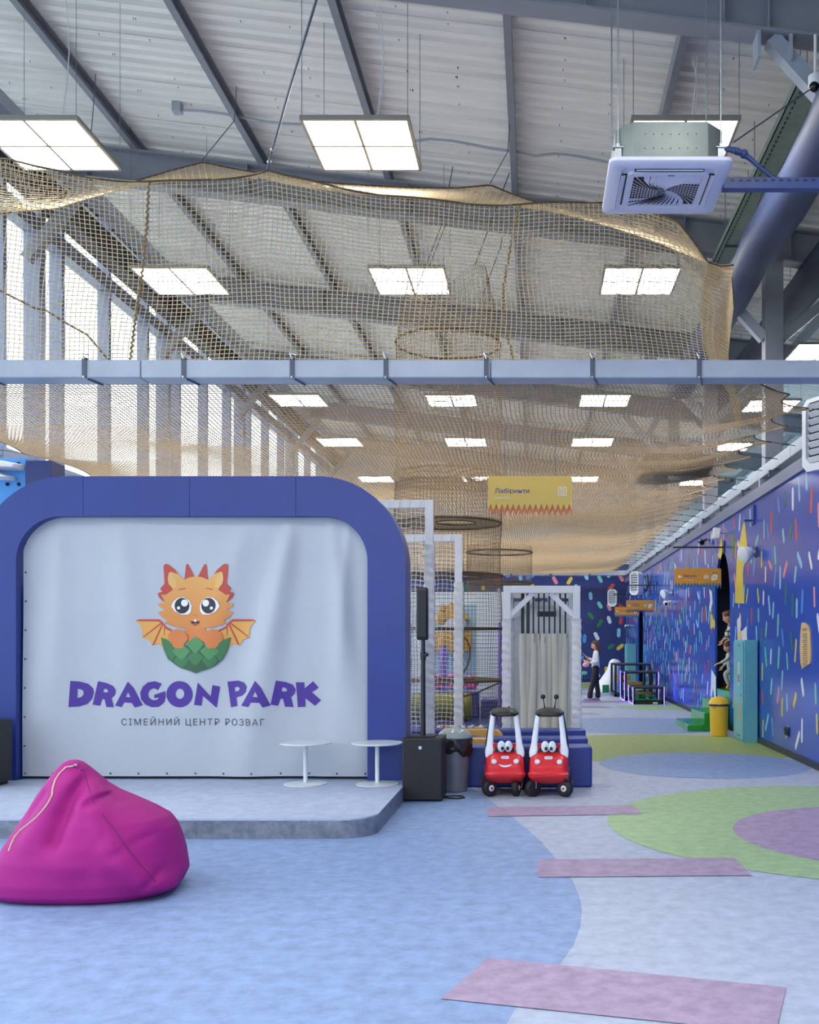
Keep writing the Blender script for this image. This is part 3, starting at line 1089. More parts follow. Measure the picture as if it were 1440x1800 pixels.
b = MB()
U, V = np.meshgrid(np.linspace(0, 1, 205), np.linspace(0, 1, 117), indexing='ij')
strands(b, floor_net(U, V), .0052)
V, U = np.meshgrid(np.linspace(0, 1, 430), np.linspace(0, 1, 61), indexing='ij')
strands(b, floor_net(U, V), .0045)
b.build('floor_net', m_rope_floor, cn, fix=False, kind='stuff')
b = MB()
for u in (0, 1):
    vv = np.linspace(0, 1, 400)
    b.tube([tuple(p) for p in floor_net(np.full_like(vv, u), vv)], .009, 5)
b.build('edge_rope', m_rope_dark, cn, fix=False)
k = 0
while Y0T + .98 * k < 37.5:
    y = Y0T + .98 * k
    v = (y - NY0) / (NY1 - NY0)
    p = floor_net(np.array(1.), np.array(v))
    b = MB().tube([tuple(p), (3.54, y, BZ0 + .1)], .006, 5)
    q = Vector(p).lerp(Vector((3.54, y, BZ0 + .1)), .55)
    b.tube([q - Vector((.05, 0, 0)), q + Vector((.05, 0, 0))], .012, 6)
    b.build('tie_cable', m_steel_d, cn, fix=False)
    if k % 2 == 0 and False:
        pass
    k += 1
k = 0
while Y0T + 2.2 * k < 37.5:
    y = Y0T + 2.2 * k
    p = floor_net(np.array(0.), np.array((y - NY0) / (NY1 - NY0)))
    MB().tube([tuple(p), (-8.0, y, BZ0 + .2)], .006, 5).build('tie_cable', m_steel_d, cn, fix=False)
    k += 1

# the upper net room: front face, ceiling and right side
FY = 10.0
top_px = [(-260, 300), (-140, 318), (-60, 285), (0, 272), (60, 290), (130, 304), (200, 312), (260, 316), (330, 315), (400, 308), (440, 302), (470, 296), (500, 306), (560, 318),
          (620, 330), (680, 340), (740, 347), (800, 352), (860, 355), (915, 356), (990, 353), (1070, 350), (1130, 362), (1190, 386), (1215, 415), (1245, 455)]
TOP = [((x - VX) * FY / F, H + (VY - y) * FY / F) for x, y in top_px]
FX0, FX1 = TOP[0][0], TOP[-1][0]


def front_net(U, V):
    X = FX0 + (FX1 - FX0) * U
    zt = np.interp(X, [p[0] for p in TOP], [p[1] for p in TOP])
    z0 = BZ1 - .02
    Z = z0 + (zt - z0) * V
    Xs = X + .03 * np.sin(V * 7 + X * 2) * np.sin(PI * V) + .1 * np.clip((U - .85) / .15, 0, 1) * (1 - V)
    Y = FY + .05 - .12 * (1 - V) + .12 * np.sin(PI * V) * (.6 + .4 * np.sin(X * 1.3)) + .03 * np.sin(X * 5 + V * 4)
    Y = np.where(V < .02, BY1 + .01, Y)
    return np.stack([Xs, Y, Z], axis=-1)


b = MB()
net(b, front_net, 172, 46, 110, 20, .0049)
b.build('front_net', m_rope, cn, fix=False, kind='stuff')
b = MB()
uu = np.linspace(0, 1, 160)
b.tube([tuple(p) for p in front_net(uu, np.ones_like(uu))], .011, 5)
b.build('top_rope', m_rope_dark, cn, fix=False)

BYK = 12.5
back_px = [(-300, 400), (-150, 385), (0, 372), (100, 363), (180, 335), (240, 314), (300, 296), (355, 282), (400, 292), (470, 305), (520, 312), (600, 320), (720, 327), (800, 328), (862, 322), (900, 338),
           (940, 352), (1000, 368), (1080, 398), (1160, 425), (1230, 455), (1285, 474)]
BACK = [((x - VX) * BYK / F, H + (VY - y) * BYK / F) for x, y in back_px]


def ceil_net(U, V):
    Xf = FX0 + (FX1 - FX0) * U
    zf = np.interp(Xf, [p[0] for p in TOP], [p[1] for p in TOP])
    Xb = BACK[0][0] + (BACK[-1][0] - BACK[0][0]) * U
    zb = np.interp(Xb, [p[0] for p in BACK], [p[1] for p in BACK])
    X = Xf + (Xb - Xf) * V
    Z = zf + (zb - zf) * V - .06 * np.sin(PI * V) * (1 + .3 * np.sin(X * 2))
    Y = FY + .05 + (BYK - FY) * V
    return np.stack([X, Y, Z], axis=-1)


b = MB()
net(b, ceil_net, 140, 22, 90, 14, .0038)
b.build('ceiling_net', m_rope, cn, fix=False, kind='stuff')
b = MB()
b.tube([tuple(p) for p in ceil_net(uu, np.ones_like(uu))], .011, 5)
b.build('top_rope', m_rope_dark, cn, fix=False)
SIDE = [(FX1, FY + .05), (1.98, 10.7), (2.3, 11.6), (2.45, 12.5), (2.62, 13.2)]
SZT = [H + 3.80, H + 4.0, H + 4.35, H + 4.62, H + 4.4]


def side_net(U, V):
    s = U * (len(SIDE) - 1)
    ii = np.arange(len(SIDE))
    X = np.interp(s, ii, [p[0] for p in SIDE])
    Y = np.interp(s, ii, [p[1] for p in SIDE])
    zt = np.interp(s, ii, SZT)
    X = X - .12 * np.sin(PI * V) + .1 * (1 - V)
    Z = BZ1 - .05 + (zt - BZ1 + .05) * V
    return np.stack([X, Y + .05 * np.sin(V * 6), Z], axis=-1)


b = MB()
net(b, side_net, 70, 34, 40, 16, .0042)
b.build('side_net', m_rope, cn, fix=False, kind='stuff')
b = MB().tube([tuple(p) for p in side_net(uu, np.ones_like(uu))], .011, 5).build('top_rope', m_rope_dark, cn, fix=False)


def zigrope(pts, r, n=40, amp=.012):
    P_ = [Vector(p) for p in pts]
    out = []
    for i in range(n + 1):
        s = i / n * (len(P_) - 1)
        k = min(int(s), len(P_) - 2)
        q = P_[k].lerp(P_[k + 1], s - k)
        out.append(q + Vector((amp * (1 if i % 2 else -1), 0, 0)))
    return out


b = MB().tube(zigrope([P(262, 318, 10.05), P(258, 400, 10.1), P(250, 480, 10.1), P(238, 560, 10.05), P(229, 632, 9.95)], .01, 60, .009), .013, 5)
b.build('seam_rope', m_rope_seam, cn, fix=False)
b = MB().tube(zigrope([P(914, 358, 10.05), P(900, 420, 10.1), P(886, 500, 10.1), P(884, 560, 10.05), P(903, 632, 9.95)], .01, 60, .007), .013, 5)
b.build('seam_rope', m_rope_seam, cn, fix=False)
b = MB().tube([P(-40, 490, 11), P(0, 511, 11), P(62, 542, 11), P(80, 545, 11), P(120, 570, 11), P(154, 589, 11), P(192, 634, 10.9)], .012, 5)
b.build('edge_rope', m_rope_dark, cn, fix=False)
b = MB().tube([P(471, 297, 10.05), P(477, 270, 9.9), P(508, 160, 9.2), P(556, 0, 8.2), (-1.62, 7.2, zr(-1.62, 7.1))], .012, 6)
b.build('hanging_rope', m_steel_d, cn, fix=False)
MB().ball(P(473, 284, 10.0), .022, 8, 6).ball(P(478, 262, 9.85), .02, 8, 6).build('shackle', m_chrome, cn, smooth=60)
for a, c in (((355, 282), (412, 212)), ((862, 322), (893, 266)), ((150, 345), (164, 190))):
    MB().tube([P(*a, 12.5), P(*c, 13.2), P(c[0] + 4, c[1] - 60, 13.6)], .006, 5).build('hanging_rope', m_steel_d, cn, fix=False)
MB().tube([P(1285, 474, 12.5), P(1320, 400, 12.8), P(1340, 340, 13.2), P(1400, 190, 13.6)], .006, 5).build('hanging_rope', m_galv, cn, fix=False)

# dark mat lying on the floor net
a = [(1.55, 15.9), (2.75, 15.9), (2.62, 14.4), (1.62, 14.4)]
t = MB().prism(a, lambda u, v, d: (u, v, d + BZ0 + .12 + .03 * math.sin(u * 4)), -.02, .06)
tag(t.build('crash_mat', m_mat, bevel=.02), 'dark mat lying on the right part of the climbing net', 'mat')


# net towers with rings
def tower(name, label, X, Y, rings, rad, ztop, zbot, flare, holes):
    t = thing(name, label, 'net tower', (X, Y, zbot), group='net towers')
    def tube_net(U, V):
        Z = zbot + (ztop - zbot) * V
        a = 2 * PI * U
        r = rad * (1 + .02 * np.sin(Z * 4)) - flare * np.clip((Z - rings[0][0]) / max(ztop - rings[0][0], .1), 0, 1)
        dz = .3 * np.clip((Z - rings[0][0]) / max(ztop - rings[0][0], .1), 0, 1) * np.cos(2 * a + .8)
        return np.stack([X + r * np.cos(a), Y + r * np.sin(a), Z + dz * (flare > 0)], axis=-1)
    b = MB()
    net(b, tube_net, 84, int((ztop - zbot) / .06), 40, int((ztop - zbot) / .12), .0032, closed_u=True)
    b.build('tube_net', m_rope_brown, t, fix=False, kind='stuff')
    for z, r in rings:
        b = MB().tube([(X + r * math.cos(a), Y + r * math.sin(a), z) for a in np.linspace(0, 2 * PI, 49)[:-1]], .02, 6, closed=True)
        b.build('ring', m_rope_dark, t, smooth=60, fix=False)
    for (z, r), (hx, hy, hr) in zip(rings, holes):
        if not hr:
            continue
        b = MB()
        for k in range(-13, 14):
            c = k * .062
            if abs(c) >= r:
                continue
            L = math.sqrt(r * r - c * c)
            for ax in (0, 1):
                segs = [(-L, L)]
                hc = (hy if ax == 0 else hx)
                ho = (hx if ax == 0 else hy)
                if abs(c - hc) < hr:
                    q = math.sqrt(hr * hr - (c - hc) ** 2)
                    segs = [(-L, ho - q), (ho + q, L)]
                for s0, s1 in segs:
                    if s1 - s0 < .03:
                        continue
                    p0 = (X + s0, Y + c, z) if ax == 0 else (X + c, Y + s0, z)
                    p1 = (X + s1, Y + c, z) if ax == 0 else (X + c, Y + s1, z)
                    b.tube([p0, p1], .0035, 3, caps=False)
        b.build('level_net', m_rope_brown, t, fix=False, kind='stuff')
        MB().tube([(X + hx + hr * math.cos(a), Y + hy + hr * math.sin(a), z) for a in np.linspace(0, 2 * PI, 33)[:-1]], .014, 5, closed=True).build('hole_ring', m_rope_dark, t, smooth=60, fix=False)
    return t


tw1 = tower('net_tower', 'tall brown net tower with rope rings behind the white frames', -1.31, 15.2,
            [(H + 4.5, .79), (H + 2.52, .81), (H + 1.78, .8), (H + .985, .82), (H + .18, .83), (H - .6, .84)], .8, H + 5.35, .31, .22,
            [(0, 0, 0), (-.28, 0, .33), (.12, -.1, .3), (.1, .1, .36), (-.2, 0, .3), (.1, .1, .3)])
for a in (.8, 2.4, 3.9, 5.5):
    q = Vector((-1.31 + .6 * math.cos(a), 15.2 + .6 * math.sin(a), H + 5.35 + .25 * math.cos(2 * a + .8)))
    MB().tube([q, q + Vector((.35, .3, 1.1)), (q.x + .5, q.y + .45, zr(q.x, 7.0))], .008, 5).build('hanging_rope', m_steel_d, tw1, fix=False)
# arch of rope (crawl opening) on the tower
MB().tube([P(x, y, 14.35) for x, y in ((816, 1120), (822, 1127), (826, 1138), (826, 1155), (822, 1170), (815, 1182))], .013, 6).build('opening_rope', m_rope_dark, tw1, smooth=60)
MB().tube([P(x, y, 14.4) for x, y in ((765, 1190), (780, 1195), (798, 1194))], .013, 6).tube([P(x, y, 14.35) for x, y in ((812, 1225), (840, 1217), (860, 1208), (884, 1198))], .013, 6).build('ladder_rope', m_rope_dark, tw1, smooth=60)
tower('net_tower', 'short pale net tower farther back to the right of the tall one', -.88, 25.0,
      [(H + 2.2, .82), (H + 1.43, .82), (H + .2, .82), (H - .9, .82)], .8, H + 2.35, .15, 0, [(0, 0, 0), (.1, 0, .3), (0, 0, 0), (0, 0, 0)])

# ------------------------------------------------------------------ white net frames in front of the tower
def quilt(b, x, y, z0, z1, w, mi=0):
    rings = []
    n = int((z1 - z0) / .03)
    for i in range(n + 1):
        z = z0 + (z1 - z0) * i / n
        ring = []
        for k in range(16):
            a = 2 * PI * k / 16
            s = 1 / max(abs(math.cos(a)), abs(math.sin(a))) ** .6
            r = (w / 2) * s * (1 + .07 * math.sin(z * 2 * PI / .11 + a) + .05 * math.sin(z * 43 + 3 * a))
            ring.append((x + r * math.cos(a), y + r * math.sin(a), z))
        rings.append(ring)
    b.loft(rings, mi)


def net_frame(label, px, Y, ztop, x0, wrap_top, base):
    X = (px - VX) * Y / F
    t = thing('net_gate', label, 'frame', (X, Y, base), group='white net frames by the stage')
    MB().bx(X - .05, X + .05, Y - .05, Y + .05, base, ztop).build('post', m_white_steel, t, bevel=.004)
    MB().bx(x0, X - .051, Y - .05, Y + .05, ztop - .1, ztop).build('top_beam', m_white_steel, t, bevel=.004)
    MB().bx(x0 - .1, x0, Y - .05, Y + .05, base, ztop).build('post', m_white_steel, t, bevel=.004)
    b = MB()
    quilt(b, X, Y, base, wrap_top, .135)
    b.build('padding', m_quilt, t, smooth=50)
    b = MB()
    net(b, lambda U, V: np.stack([x0 + (X - .05 - x0) * U + .008 * np.sin(V * 40 + U * 9), Y - .02 + .02 * np.sin(U * 7) * np.sin(V * 9), base + (ztop - .1 - base) * V + .012 * np.sin(U * 23)], axis=-1),
        int((X - x0) / .062), int((ztop - base) / .062), 14, 34, .0034)
    b.build('panel_net', m_net_white, t, fix=False, kind='stuff')
    for i in range(6):
        q = X - .1 - i * .13
        if q > x0:
            MB().tube([(q, Y - .055, ztop + .004), (q - .02, Y - .055, ztop - .104)], .004, 4).build('lacing', m_net_white, t, fix=False)
    return t


net_frame('taller white padded net frame just right of the blue arch', 755, 12.5, H + 1.75, -2.5, H + 1.2, 0.0)
net_frame('shorter white padded net frame farther behind, left of the net tower', 806.5, 14.1, H + 1.49, -2.7, H + .82, 0.3)

# ------------------------------------------------------------------ benches, cushions, ball pit and soft play behind
def bench(x0, x1, y0, y1, label):
    t = MB().bx(x0, x1, y0, y1, 0, .45)
    o = t.build('foam_bench', m_bench, bevel=.025, segs=3)
    tag(o, label, 'bench', 'navy foam benches')
    b = MB().bx(x0 + .03, x1 - .03, y0 + .004, y0 + .016, .4, .404)
    return o


bench(-.83, .635, 11.04, 11.38, 'navy vinyl foam bench nearest the viewer, behind the toy cars')
bench(-1.0, .64, 12.0, 12.34, 'navy vinyl foam bench in the middle of the three rows')
bench(-1.75, .67, 13.1, 13.45, 'navy vinyl foam bench farthest back, below the curtain frame')
for (a, c, y, lab) in (((800, 1312, 870), 1299, 11.8, 'yellow foam wedge in front of the middle navy bench'), ((802, 1297, 884), 1283, 12.9, 'yellow foam wedge in front of the rearmost navy bench')):
    x0, x1 = (a[0] - VX) * y / F, (a[2] - VX) * y / F
    zt = H + (VY - c) * y / F
    pl = [(x0, 0), (x1, 0), (x1, zt - .07), (x1 - .07, zt), (x0 + .09, zt), (x0, zt - .09)]
    o = MB().prism(pl, lambda u, v, d: (u, d, v), y, y + (.18 if y < 12.5 else .18))
    tag(o.build('foam_wedge', m_foam_y, bevel=.01), lab, 'foam block', 'yellow foam wedges')

# raised play area
pit = MB().bx(-2.6, -.45, 13.5, 13.6, 0, .42).bx(-2.6, -.45, 19.4, 19.5, 0, .42)
tag(MB().bx(-2.9, -.48, 13.46, 20.0, 0, .3).build('play_platform', m_bench, bevel=.02), 'low navy padded platform under the net tower', 'platform')
BALLC = [('yellow', M('ball_yellow', '#d9a52e', .35)), ('blue', M('ball_blue', '#2f6fb4', .35)), ('white', M('ball_white', '#dcd8cc', .35))]
bp_me = {}
pos = []
tries = 0
while len(pos) < 110 and tries < 6000:
    tries += 1
    x, y = rnd.uniform(-1.35, -.52), rnd.uniform(13.55, 14.3)
    lv = 0 if len(pos) < 75 else 1
    z = .3 + .036 + lv * .058
    if any((x - a) ** 2 + (y - c) ** 2 + (z - e) ** 2 < .07 ** 2 for a, c, e in pos):
        continue
    pos.append((x, y, z))
for i, (x, y, z) in enumerate(pos):
    nm, mt = BALLC[(i * 7 + i // 3) % 3]
    if nm not in bp_me:
        bo = MB().ball((0, 0, 0), .036, 10, 7).build('pit_ball', mt, smooth=80)
        bp_me[nm] = bo.data
    else:
        bo = bpy.data.objects.new('pit_ball', bp_me[nm])
        COL.objects.link(bo)
    bo.location = (x, y, z)
    tag(bo, f'small {nm} plastic ball in the netted ball pit below the tower', 'ball', f'{nm} balls in the ball pit')

# soft shapes seen through the nets
t = MB()
t.tube([(-2.5, 16.6, .53), (-1.05, 16.6, .53)], [.22, .22], 20)
tag(t.build('foam_roller', m_olive_foam, smooth=40, bevel=.03), 'olive green foam roller lying behind the white nets', 'foam roller')
t = MB().bx(-.92, -.5, 17.0, 17.6, .3, .62)
tag(t.build('foam_block', m_bench, bevel=.03), 'navy foam block behind the net tower', 'foam block')
for (x, z, r, lab) in ((-1.68, .9, .13, 'left of the white post'), (-1.38, .92, .14, 'in the middle'), (-1.09, .9, .12, 'on the right')):
    t = MB()
    for k in range(7):
        a = k * 2 * PI / 6
        rr = 0 if k == 6 else r * .62
        t.ball((x + rr * math.cos(a), 17.2, z + rr * math.sin(a)), r * .5, 10, 7)
    tag(t.build('foam_flower', m_pink, smooth=80), f'pink soft flower behind the nets, {lab}', 'toy', 'pink soft flowers')
t = thing('flower_stand', 'navy padded stand carrying the pink soft flowers', 'stand', (-1.4, 17.25, .3))
MB().bx(-1.85, -.95, 17.08, 17.36, .3, .74).build('stand_body', m_bench, t, bevel=.02)
def soft_post(label, x, y, z0, z1, w, mat, top=None):
    t = thing('padded_post', label, 'post', (x, y, z0), group='padded posts in the play area')
    MB().lathe([(w * .9, 0), (w, .03), (w, z1 - z0 - .03), (w * .9, z1 - z0)], 16, (x, y, z0)).build('post_sleeve', mat, t, smooth=40)
    if top:
        MB().lathe([(w * 1.25, 0), (w * 1.3, .1), (w * .8, .25), (.01, .34)], 16, (x, y, z1)).build('cap', top, t, smooth=40)
soft_post('violet padded post with yellow cap behind the net tower', -1.66, 18.2, .3, H - .1, .075, m_violet, m_foam_y)
soft_post('sky blue padded post nearest the blue arch', -2.3, 18.0, .3, H + .3, .1, m_sky_vinyl)
soft_post('violet padded post at the right rim of the net tower', -.55, 16.6, .3, H + .3, .06, m_violet)
soft_post('pale blue padded post right of the violet one', -1.42, 18.6, .3, H + .3, .07, m_pale_blue)
t = thing('toy_house', 'yellow and white toy house high behind the nets', 'toy house', (-1.6, 18.8, 1.5))
MB().bx(-1.9, -1.2, 18.75, 18.85, 1.42, 1.78).build('house_panel', m_foam_y, t, bevel=.01)
MB().bx(-1.8, -1.3, 18.75, 18.85, 1.785, 2.02).build('house_panel', m_white, t, bevel=.01)
MB().prism([(-1.9, 2.02), (-1.2, 2.02), (-1.55, 2.35)], lambda u, v, d: (u, d, v), 18.75, 18.85).build('roof', m_foam_y, t)
MB().bx(-2.0, -1.1, 18.86, 18.95, .3, 2.3).build('back_board', m_pale_blue, t)
tag(MB().bx(-4.5, -.5, 20.2, 20.3, 0, 2.6).build('partition_screen', m_white_steel), 'white partition behind the net tower play area', 'partition')
t = thing('toy_figure', 'orange soft toy bird perched above the toy house', 'toy', (-1.66, 17.8, 1.9))
MB().ball((-1.66, 17.8, 2.02), .11, 12, 8, sc=(1, .8, 1.2)).ball((-1.63, 17.78, 2.2), .075, 10, 7).build('toy_body', m_foam_y, t, smooth=80)
MB().tube([(-1.58, 17.74, 2.2), (-1.52, 17.72, 2.19)], [.02, .003], 6).build('beak', m_sign_red, t)
MB().tube([(-1.66, 17.8, 1.92), (-1.66, 17.8, H + .2)], .012, 6).build('perch', m_white, t)
MB().tube([(-1.66, 17.8, H + .05), (-1.66, 18.76, H + .05)], .012, 6).build('perch_arm', m_white, t)

# ------------------------------------------------------------------ curtain frame
CY = 13.75
XA, XB = -.38, .575
ZT = H + .75
t = thing('curtain_gate', 'white padded steel gate frame with corner braces behind the toy cars', 'frame', (.1, CY, 0))
for y in (CY, CY + 1.6):
    for x in (XA, XB):
        MB().bx(x - .05, x + .05, y - .05, y + .05, 0, ZT).build('post', m_white_steel, t, bevel=.004)
        b = MB()
        quilt(b, x, y, 0, H + .3, .135)
        b.build('padding', m_quilt, t, smooth=50)
    MB().bx(XA + .051, XB - .051, y - .05, y + .05, ZT - .1, ZT).build('top_beam', m_white_steel, t, bevel=.004)
    for x, s in ((XA, 1), (XB, -1)):
        MB().bar((x + s * .05, y, ZT - .4), (x + s * .36, y, ZT - .1), .06, .07).build('corner_brace', m_white_steel, t)
for x in (XA, XB):
    MB().bx(x - .05, x + .05, CY + .051, CY + 1.549, ZT - .1, ZT).build('top_beam', m_white_steel, t, bevel=.004)
for i in range(5):
    MB().bx(XA, XB, CY + .2 + i * .26, CY + .25 + i * .26, ZT - .05, ZT - .01).build('roof_slat', m_white_steel, t)
b = MB()
for k in range(14):
    y = CY + .1 + k * .1
    b.tube([(XB - .06, y, .2), (XB - .06, y, ZT - .1)], .003, 3, caps=False)
for k in range(30):
    b.tube([(XB - .06, CY + .06, .2 + k * .07), (XB - .06, CY + 1.54, .2 + k * .07)], .003, 3, caps=False)
b.build('side_net', m_net_white, t, fix=False, kind='stuff')

cur = thing('strip_curtain', 'cream foam strip curtain hung on black straps in the white gate', 'curtain', (.13, CY + .5, 0))
NS = 9
for i in range(NS):
    xc = -.17 + i * .076
    y = CY + .48 + (.03 if i % 2 else 0)
    b = MB()
    rings = []
    for q in range(15):
        z = 1.70 * q / 14 + .02
        sway = .02 * math.sin(z * 2.3 + i * 1.9) * (1.7 - z) / 1.7 * 2
        wid = .047 + .012 * (1.7 - z) / 1.7
        rings.append([(xc + sway + wid * math.cos(a), y + .035 * math.sin(a) + .02 * math.sin(z * 3 + i), z) for a in np.linspace(0, 2 * PI, 13)[:-1]])
    b.loft(rings)
    st = b.build('foam_strip', m_curtain, cur, smooth=60)
    w = .024 if i < 2 else .012
    MB().bx(xc - w, xc + w, y - .004, y + .004, 1.7, ZT - .02).build('strap', m_black, cur)
    MB().tube([(xc, y - .006, 1.74), (xc + .02, y - .02, 1.70), (xc + .012, y - .02, 1.62 - .04 * (i % 3))], .005, 4).build('strap_end', m_black, cur)
MB().bx(XA + .05, XB - .05, CY + .45, CY + .52, ZT - .04, ZT - .01).build('hanging_bar', m_white_steel, cur)
MB().bx(XA + .06, XB - .06, CY + 1.7, CY + 1.72, .0, ZT - .15).build('rear_screen', m_white_steel, t)
MB().bx(XA + .42, XB - .25, CY + 1.3, CY + 1.36, H + .36, H + .44).build('inner_sign', m_black, cur)

# ------------------------------------------------------------------ stage, arch, banner
SZ = .16
sp = [(-7.4, 11.4), (-7.4, 8.18)] + arc(-1.62, 8.48, .3, -90, 0, 8) + [(-1.32, 11.4)]
st = thing('stage', 'low grey stage platform with rounded front corner', 'stage', (-4, 9.8, 0))
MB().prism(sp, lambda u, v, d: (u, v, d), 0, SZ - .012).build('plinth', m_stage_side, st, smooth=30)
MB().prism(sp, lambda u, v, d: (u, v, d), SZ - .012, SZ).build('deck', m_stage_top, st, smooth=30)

AF = 10.45
OX0, OX1, OZ = -5.82, -1.348, H + 1.716
IX0, IX1, IZ = -5.415, -1.746, H + 1.30
RO, RI = .92, .47
ar = thing('stage_arch', 'tall blue rounded arch frame around the white banner on the stage', 'backdrop frame', (-3.6, AF, SZ))
fnA = lambda u, v, d: (u, d, v)
s1, s2, s3 = (146 - VX) * AF / F, (333 - VX) * AF / F, (520 - VX) * AF / F
g = .002
left = [(OX0, SZ)] + arc(OX0 + RO, OZ - RO, RO, 180, 90, 20) + [(s1 - g, OZ), (s1 - g, IZ)] + arc(IX0 + RI, IZ - RI, RI, 90, 180, 14) + [(IX0, SZ)]
right = [(OX1, SZ)] + arc(OX1 - RO, OZ - RO, RO, 0, 90, 20) + [(s3 + g, OZ), (s3 + g, IZ)] + arc(IX1 - RI, IZ - RI, RI, 90, 0, 14) + [(IX1, SZ)]
AD = .42
for pl in (left, [(s1 + g, OZ), (s1 + g, IZ), (s2 - g, IZ), (s2 - g, OZ)], [(s2 + g, OZ), (s2 + g, IZ), (s3 - g, IZ), (s3 - g, OZ)], right):
    MB().prism(pl, fnA, AF, AF + AD).build('arch_panel', m_navy, ar, smooth=30)
MB().bx(OX0 + .05, OX1 - .05, AF + .28, AF + .34, SZ, 2.2).build('back_panel', m_navy, ar)

BX0, BX1, BZa, BZb = -5.40, -1.752, SZ + .03, IZ + .06
BNY = AF + .115


def fold(x, z):
    """depth of the hanging banner's creases"""
    v = (z - BZa) / (BZb - BZa)
    d = 0.
    for cx, w, a, sl, pw in ((-2.55, .16, .035, .5, .9), (-2.15, .13, .022, -.3, .8), (-3.0, .22, .016, .8, .7), (-4.35, .2, .014, -.15, .8), (-5.0, .16, .014, .1, .7), (-1.95, .1, .012, .2, .8)):
        c = cx - sl * (1 - v)
        ww = w * (.5 + 1.1 * (1 - v))
        d += 2.8 * a * math.exp(-((x - c) / ww) ** 2) * (1 - abs(v - .55) * .9) * math.sin(min(1, (1 - v) * 5) * PI / 2)
    d += .008 * math.sin(x * 2.1 + z * 1.3) + .004 * math.sin(x * 5 - z * 3)
    return -d


ban = thing('banner', 'white vinyl banner with cartoon dragon logo laced inside the blue arch', 'banner', (-3.6, BNY, SZ))
b = MB().grid(lambda u, v: (BX0 + (BX1 - BX0) * u, BNY + fold(BX0 + (BX1 - BX0) * u, BZa + (BZb - BZa) * v), BZa + (BZb - BZa) * v), 190, 120)
b.build('banner_sheet', m_banner, ban, smooth=80)
b = MB()
for i in range(13):
    x = BX0 + .03 + i * (BX1 - BX0 - .06) / 12
    b.ball((x, BNY + fold(x, BZa + .03) - .002, BZa + .03), .011, 8, 6)
for k in range(8):
    z = BZa + .32 + k * .305
    b.ball((BX0 + .025, BNY + fold(BX0 + .025, z) - .002, z), .011, 8, 6)
b.build('grommet', m_steel_d, ban, kind='stuff')


def drape(name, shapes, mats, lvl, label=None, cuts=4):
    """flat printed shapes laid on the banner surface. shapes: (outer, holes, material index), in world x, z"""
    bm = bmesh.new()
    for outer, holes, mi in shapes:
        loops = [outer] + list(holes)
        tr = tessellate_polygon([[Vector((p[0], p[1], 0)) for p in l] for l in loops])
        vs = [bm.verts.new((p[0], 0, p[1])) for l in loops for p in l]
        for t_ in tr:
            try:
                f = bm.faces.new([vs[i] for i in t_])
                f.material_index = mi
            except ValueError:
                pass
    for _ in range(cuts):
        es = [e for e in bm.edges if e.calc_length() > .04]
        if es:
            bmesh.ops.subdivide_edges(bm, edges=es, cuts=1)
            bmesh.ops.triangulate(bm, faces=[f for f in bm.faces if len(f.verts) > 3])
    o = origin(ban)
    for v in bm.verts:
        v.co.y = BNY + fold(v.co.x, v.co.z) - lvl
        v.co -= o
    me = bpy.data.meshes.new(name)
    bm.to_mesh(me)
    bm.free()
    for m in mats:
        me.materials.append(m)
    ob = bpy.data.objects.new(name, me)
    COL.objects.link(ob)
    ob.parent = ban
    if label:
        ob['label'] = label
    return ob


def bpx(x, y):
    p = P(x, y, BNY)
    return (p.x, p.z)


LET = [([(74, 50), (120, 54), (165, 66), (190, 90), (194, 112), (185, 145), (160, 172), (120, 185), (64, 188)], [[(110, 92), (128, 95), (140, 105), (140, 122), (130, 135), (108, 142)]]),
       ([(216, 52), (265, 62), (300, 78), (314, 100), (308, 125), (290, 142), (304, 188), (262, 188), (252, 148), (238, 146), (228, 182), (188, 176)], [[(248, 92), (262, 93), (272, 102), (266, 112), (244, 110)]]),
       ([(380, 54), (412, 88), (458, 178), (416, 190), (402, 166), (360, 162), (346, 188), (310, 180)], [[(381, 108), (394, 136), (368, 134)]]),
       ([(556, 64), (520, 52), (484, 58), (458, 80), (445, 112), (449, 146), (470, 174), (505, 189), (542, 186), (568, 164), (577, 134), (574, 104), (516, 124), (517, 141), (543, 138), (530, 150), (510, 152), (492, 140), (486, 120), (492, 102), (508, 90), (526, 92), (534, 100)], []),
       (arc(651, 120, 71, 0, 360, 28, ry=69)[:-1], [arc(653, 118, 24, 0, 360, 16, ry=27)[:-1]]),
       ([(750, 58), (816, 132), (826, 72), (865, 80), (846, 192), (776, 128), (768, 180), (729, 176)], []),
       ([(903, 54), (960, 48), (995, 58), (1010, 80), (1004, 108), (985, 126), (952, 136), (958, 182), (922, 188)], [[(942, 84), (958, 80), (970, 88), (966, 100), (945, 108)]]),
       ([(1058, 48), (1090, 84), (1136, 178), (1096, 188), (1080, 164), (1034, 162), (1020, 186), (980, 180)], [[(1058, 104), (1072, 134), (1044, 132)]]),
       ([(1162, 48), (1212, 56), (1246, 70), (1262, 96), (1255, 118), (1238, 136), (1250, 188), (1206, 186), (1196, 144), (1184, 144), (1172, 180), (1135, 174)], [[(1194, 84), (1208, 86), (1218, 96), (1212, 106), (1190, 104)]]),
       ([(1262, 58), (1306, 58), (1308, 90), (1352, 52), (1382, 86), (1346, 110), (1394, 152), (1362, 182), (1312, 142), (1312, 186), (1272, 188)], [])]
tp = lambda p: bpx(100 + p[0] / 3, 1180 + p[1] / 3)
drape('logo_lettering', [([tp(p) for p in o], [[tp(p) for p in h] for h in hs], 0) for o, hs in LET], [m_purple], .005, 'purple lettering DRAGON PARK', 4)
vs, fs = text2d('СІМЕЙНИЙ ЦЕНТР РОЗВАГ', 1.0, 'LEFT', 1.25)
x0, x1 = min(v[0] for v in vs), max(v[0] for v in vs)
